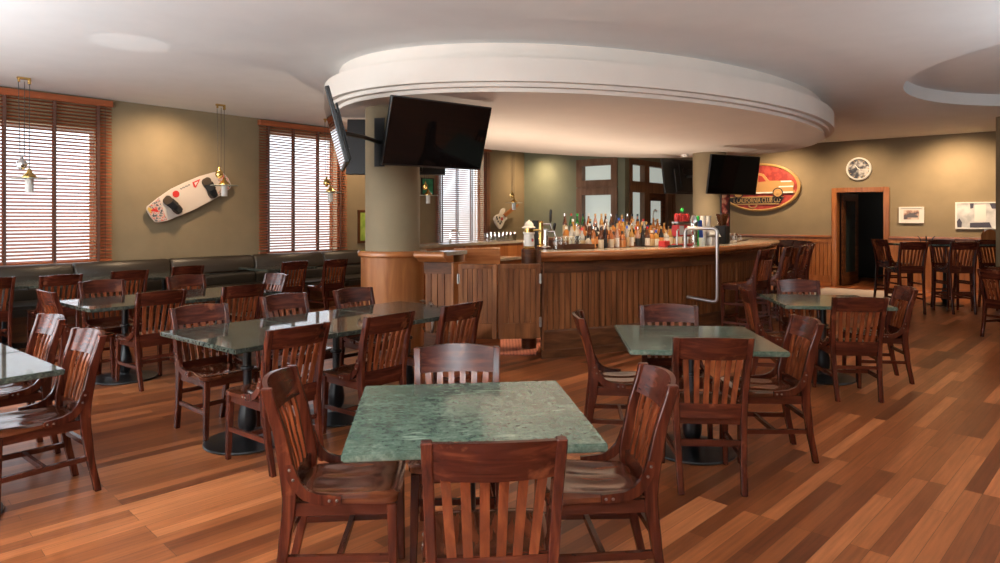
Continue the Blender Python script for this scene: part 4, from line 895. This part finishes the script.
for cx, cy, an in ((258, 362, 42), (556, 225, 62)):
    def bp(x, y): a = R(an); return bl(cx + x*cos(a) - y*sin(a), cy + x*sin(a) + y*cos(a))
    pad = [(-88, -22), (-70, -38), (-30, -34), (0, -26), (40, -36), (80, -30), (92, 0), (80, 32), (40, 38), (0, 28), (-30, 36), (-70, 38), (-88, 20)]
    mb = MB(); mb.prism([bp(x, y) for x, y in pad], .03, .065); mb.bevel(.008, 2); bd = mb.build('binding', mat('binding_brown', (.07, .05, .035), .6), t)
    mb = MB(); a0, a1 = bp(-12, -36), bp(-12, 36)
    secs = []
    for k in range(9):
        q = k/8; x = a0[0]+(a1[0]-a0[0])*q; y = a0[1]+(a1[1]-a0[1])*q; z = .06 + .09*sin(pi*q); du = Vector((a1[1]-a0[1], -(a1[0]-a0[0]))).normalized()*.055
        secs.append([(x-du.x, y-du.y, z), (x+du.x, y+du.y, z), (x+du.x, y+du.y, z+.018), (x-du.x, y-du.y, z+.018)])
    mb.loft(secs); mb.build('strap', 'rubber', bd)
    inset_pts = [bp(x, y) for x, y in ((20, -26), (78, -22), (84, 0), (78, 22), (20, 26))]; mb = MB(); mb.prism(inset_pts, .065, .085); mb.bevel(.006, 1); mb.build('heel_pad', 'rubber', bd)
# guitar
OG = wall_uv(502, 215, .17)
def gl(x, y): a = wall_uv(485+x/10.24, 180+y/10.24, .17); return (a[0]-OG[0], a[1]-OG[1])
t = lthing('electric_guitar', 'white decorated electric guitar hung slanting on the wall near the corner', 'guitar', OG, .14)
body = [(90, 400), (98, 375), (120, 358), (150, 345), (158, 320), (170, 298), (190, 288), (206, 296), (204, 318), (194, 340), (200, 360), (215, 378), (228, 388), (222, 404), (202, 416), (194, 440), (180, 470), (162, 498), (148, 504), (128, 480), (105, 440)]
mb = MB(); mb.prism([gl(x, y) for x, y in body], 0, .045); mb.bevel(.008, 2).build('body', 'cream', t)
mb = MB(); mb.prism([gl(x, y) for x, y in ((180, 350), (200, 378), (298, 296), (282, 270))], .046, .07); mb.build('neck', 'amber', t)
mb = MB(); mb.prism([gl(x, y) for x, y in ((283, 272), (297, 292), (330, 268), (336, 250), (320, 248))], .046, .065); mb.build('headstock', 'amber', t)
mb = MB(); mb.prism([gl(168+14*cos(2*pi*k/20), 398+18*sin(2*pi*k/20)) for k in range(20)], .045, .048); mb.build('red_motif', 'signred', t)
mb = MB()
for x, y in ((120, 400), (130, 425), (145, 385), (150, 445), (115, 380)): mb.prism([gl(x+8*cos(2*pi*k/8), y+12*sin(2*pi*k/8)) for k in range(8)], .045, .047)
mb.build('dark_motifs', 'blackp', t)
mb = MB(); mb.prism([gl(x, y) for x, y in ((150, 420), (158, 412), (172, 432), (164, 440))], .045, .055); mb.build('bridge', 'chrome', t)
mb = MB(); mb.prism([gl(x, y) for x, y in ((205, 340), (213, 350), (222, 343), (214, 333))], -.14, 0); mb.build('wall_hook', 'black', t)
# pictures on the window wall
def LW(px, py): return Matrix.Translation(P(u_of(px), VW, on_v(px, py, VW).z)) @ BO
picture(357.5, 210, 371, 243, 'walnut_dark', 'art_field', 'dark framed green picture half hidden by the near column', 0, LW, .03, .05)
picture(421, 178, 433, 195, 'blackp', 'art_green', 'small green picture between the column and the far window', 0, LW, .03, .02)

# ------------------------------------------------------------------ on the tall table
def on_pub(name, label, cat, dx, dy): return thing(name, label, cat, (PT[0]+dx, PT[1]+dy, 1.1))
t = on_pub('napkin_holder', 'round wooden napkin holder on the tall table', 'napkin holder', .72, -.1)
mb = MB(); mb.prism([(.12*cos(2*pi*k/28), .13+.13*sin(2*pi*k/28)) for k in range(28)], -.03, -.015, Matrix.Rotation(R(90), 4, 'X')); mb.prism([(.12*cos(2*pi*k/28), .13+.13*sin(2*pi*k/28)) for k in range(28)], .015, .03, Matrix.Rotation(R(90), 4, 'X')); mb.box(-.09, .09, -.03, .03, 0, .012); mb.build('wooden_disc', 'amber', t)
mb = MB(); mb.box(-.07, .07, -.0145, .0145, .013, .27); mb.build('napkins', 'paper', t)
t = on_pub('condiment_caddy', 'amber caddy with white menu cards at the right end of the tall table', 'caddy', .845, .05)
mb = MB(); mb.box(-.035, .035, -.06, .06, 0, .16); mb.bevel(.006, 1).build('box', 'gold', t)
mb = MB(); mb.box(-.02, .02, -.05, .05, .16, .27); mb.build('cards', 'paper', t)
t = on_pub('wire_basket', 'small black wire stand on the left of the tall table', 'basket', -.30, .05)
mb = MB()
for k in range(6): a = k*pi/3; mb.tube([(.09*cos(a), .09*sin(a), .004), (.11*cos(a), .11*sin(a), .09), (.15*cos(a), .15*sin(a), .13)], .006, 6)
mb.tube([(.1*cos(k*pi/8), .1*sin(k*pi/8), .05) for k in range(17)], .005, 6); mb.build('wire_frame', 'black', t)
for k, (dx, lab) in enumerate(((-.62, 'pale blue plate at the left end of the tall table'), (.1, 'flat white paper placemat in the centre of the tall table'), (.45, 'flat white paper placemat beside the napkin holder'))):
    t = on_pub('plate' if k == 0 else 'placemat', lab, 'plate' if k == 0 else 'placemat', dx, .02)
    mb = MB()
    if k == 0: mb.lathe([(0, 0), (.07, 0), (.12, .02), (.115, .024), (.06, .006), (0, .006)], 28); mb.build('dish', mat('pale_blue', (.3, .42, .45), .3), t)
    else: mb.box(-.15, .15, -.1, .1, 0, .004); mb.build('sheet', 'paper', t)

# ------------------------------------------------------------------ light
SKY = (2.0, 6.5)      # shaded street beyond the window wall, open bright sky behind the camera
W = bpy.data.worlds.new('World'); bpy.context.scene.world = W; W.use_nodes = True
nt = W.node_tree; bg = nt.nodes['Background']; bg.inputs['Strength'].default_value = 7.5
tc = nt.nodes.new('ShaderNodeTexCoord'); sp = nt.nodes.new('ShaderNodeSeparateXYZ'); rp = nt.nodes.new('ShaderNodeValToRGB')
nt.links.new(tc.outputs['Generated'], sp.inputs[0]); nt.links.new(sp.outputs['Z'], rp.inputs[0]); nt.links.new(rp.outputs[0], bg.inputs[0])
e = rp.color_ramp.elements; e[0].position = 0; e[0].color = (.80, .76, .72, 1); e[1].position = .1; e[1].color = (.92, .96, 1.0, 1); x = e.new(.02); x.color = (.82, .82, .82, 1)
dp = nt.nodes.new('ShaderNodeVectorMath'); dp.operation = 'DOT_PRODUCT'; dp.inputs[1].default_value = (-UX, -UY, 0)
mr = nt.nodes.new('ShaderNodeMapRange'); mr.interpolation_type = 'SMOOTHSTEP'
for k, v_ in (('From Min', -.1), ('From Max', .85), ('To Min', SKY[0]), ('To Max', SKY[1])): mr.inputs[k].default_value = v_
nt.links.new(tc.outputs['Generated'], dp.inputs[0]); nt.links.new(dp.outputs['Value'], mr.inputs['Value']); nt.links.new(mr.outputs[0], bg.inputs['Strength'])
def lamp(kind, name, loc, power, col, target=None, size=.1, angle=60, blend=.6):
    l = bpy.data.lights.new(name, kind); l.energy = power; l.color = col
    if kind == 'SPOT': l.spot_size = R(angle); l.spot_blend = blend; l.shadow_soft_size = size
    elif kind == 'AREA': l.shape = 'DISK'; l.size = size
    else: l.shadow_soft_size = size
    o = bpy.data.objects.new(name, l); COL.objects.link(o); o.location = loc
    if target is not None: o.rotation_euler = (Vector(target)-Vector(loc)).to_track_quat('-Z', 'Y').to_euler()
    return o
for i, (a, b, z0, z1) in enumerate(OPEN):
    l = bpy.data.lights.new('window_portal', 'AREA'); l.shape = 'RECTANGLE'; l.size = b-a; l.size_y = z1-z0; l.cycles.is_portal = True
    o = bpy.data.objects.new('window_portal', l); COL.objects.link(o); o.location = P((a+b)/2, VW-.3, (z0+z1)/2); o.rotation_euler = Vector((VX, VY, 0)).to_track_quat('-Z', 'Y').to_euler()
for a, b in REAR:
    l = bpy.data.lights.new('window_portal', 'AREA'); l.shape = 'RECTANGLE'; l.size = b-a; l.size_y = 2.85; l.cycles.is_portal = True
    o = bpy.data.objects.new('window_portal', l); COL.objects.link(o); o.location = P(UB-.3, (a+b)/2, 1.725); o.rotation_euler = Vector((UX, UY, 0)).to_track_quat('-Z', 'Y').to_euler()
WARM = (1.0, .70, .43)
for px, pw in ((160, 170), (516, 100), (352, 120)):
    u = u_of(px); u = min(u, U1-.5); lamp('SPOT', 'wall_washer', P(u, VW+.95, HC-.02), pw, WARM, P(u, VW, 1.5), .05, 125, 1.0)
v = v_of(549, U1); lamp('SPOT', 'wall_washer', P(U1-.7, v, HC-.02), 80, WARM, P(U1, v, 1.5), .05, 125, 1.0)
for px, pw in ((785, 210), (862, 130), (957, 330)):
    v = v_of(px); lamp('SPOT', 'wall_washer', P(UR-1.05, v, HC-.02), pw, WARM, P(UR, v, 1.4), .05, 125, 1.0)
for u, v, pw in ((-.6, -7.0, 120), (-2.2, -3.2, 600), (-1.6, 1.6, 540), (6.9, 2.2, 170)):        # added fill lights out of view, aimed up to brighten the ceiling
    p = P(u, v, 1.3 if v < -5 else 1.9); lamp('AREA', 'ceiling_fill', p, pw, (.88, .95, 1.0), p + Vector((0, 0, 1)), .7)
for al, ac, pw in ((-2.4, -.7, 17), (-1.0, -.9, 17), (.6, -.9, 17), (2.2, -.7, 17)):  # added fill inside the bar, aimed up to brighten the soffit
    p = EP(al, ac, 1.22); lamp('AREA', 'soffit_fill', p, pw, (1.0, .80, .62), p + Vector((0, 0, 1)), .3)
lamp('SPOT', 'sun_glint_spot', (-3.5, 6.35, .8), 30, (1, .98, .95), on_z(130, 43, HC), .02, 17, .25)     # added spot imitating sunlight thrown up off a polished table
for x, y, pw in ((3.2, 6.4, 45), (6.0, 8.3, 35), (5.2, 4.6, 35), (6.9, 11.4, 15), (2.2, 4.0, 30), (3.4, 2.2, 25)):  # added warm fill over the right side; no fittings in the ceiling
    lamp('SPOT', 'warm_fill_spot', (x, y, HC-.02), pw, (1.0, .72, .45), (x, y, 0), .06, 110, .6)
lamp('POINT', 'hallway_fill', P(18.2, dv0+.8, 2.5), 5, (1, .85, .7), None, .1)  # added fill so the hallway is not black; no fitting
for al, ac, pw in ((-2.2, .9, 170), (-.6, 1.2, 210), (1.2, 1.2, 200), (-.5, -.6, 210), (2.6, .2, 150)):
    p = EP(al, ac, 2.80); lamp('SPOT', 'soffit_downlight', p, pw, (1.0, .74, .48), (p.x, p.y, 0), .05, 100, .6)

# ------------------------------------------------------------------ camera
cam = bpy.data.cameras.new('Camera'); co = bpy.data.objects.new('Camera', cam); COL.objects.link(co)
co.location = (0, 0, EYE); co.rotation_euler = (pi/2, 0, 0); cam.sensor_width = 36; cam.lens = F*36/1000; cam.shift_y = -(281.5-HOR)/1000; cam.clip_start = .05; cam.clip_end = 200
sc = bpy.context.scene; sc.camera = co
sc.view_settings.view_transform = 'Standard'; sc.view_settings.look = 'None'; sc.view_settings.gamma = 1; sc.view_settings.use_curve_mapping = False
sc.view_settings.exposure = 0.4
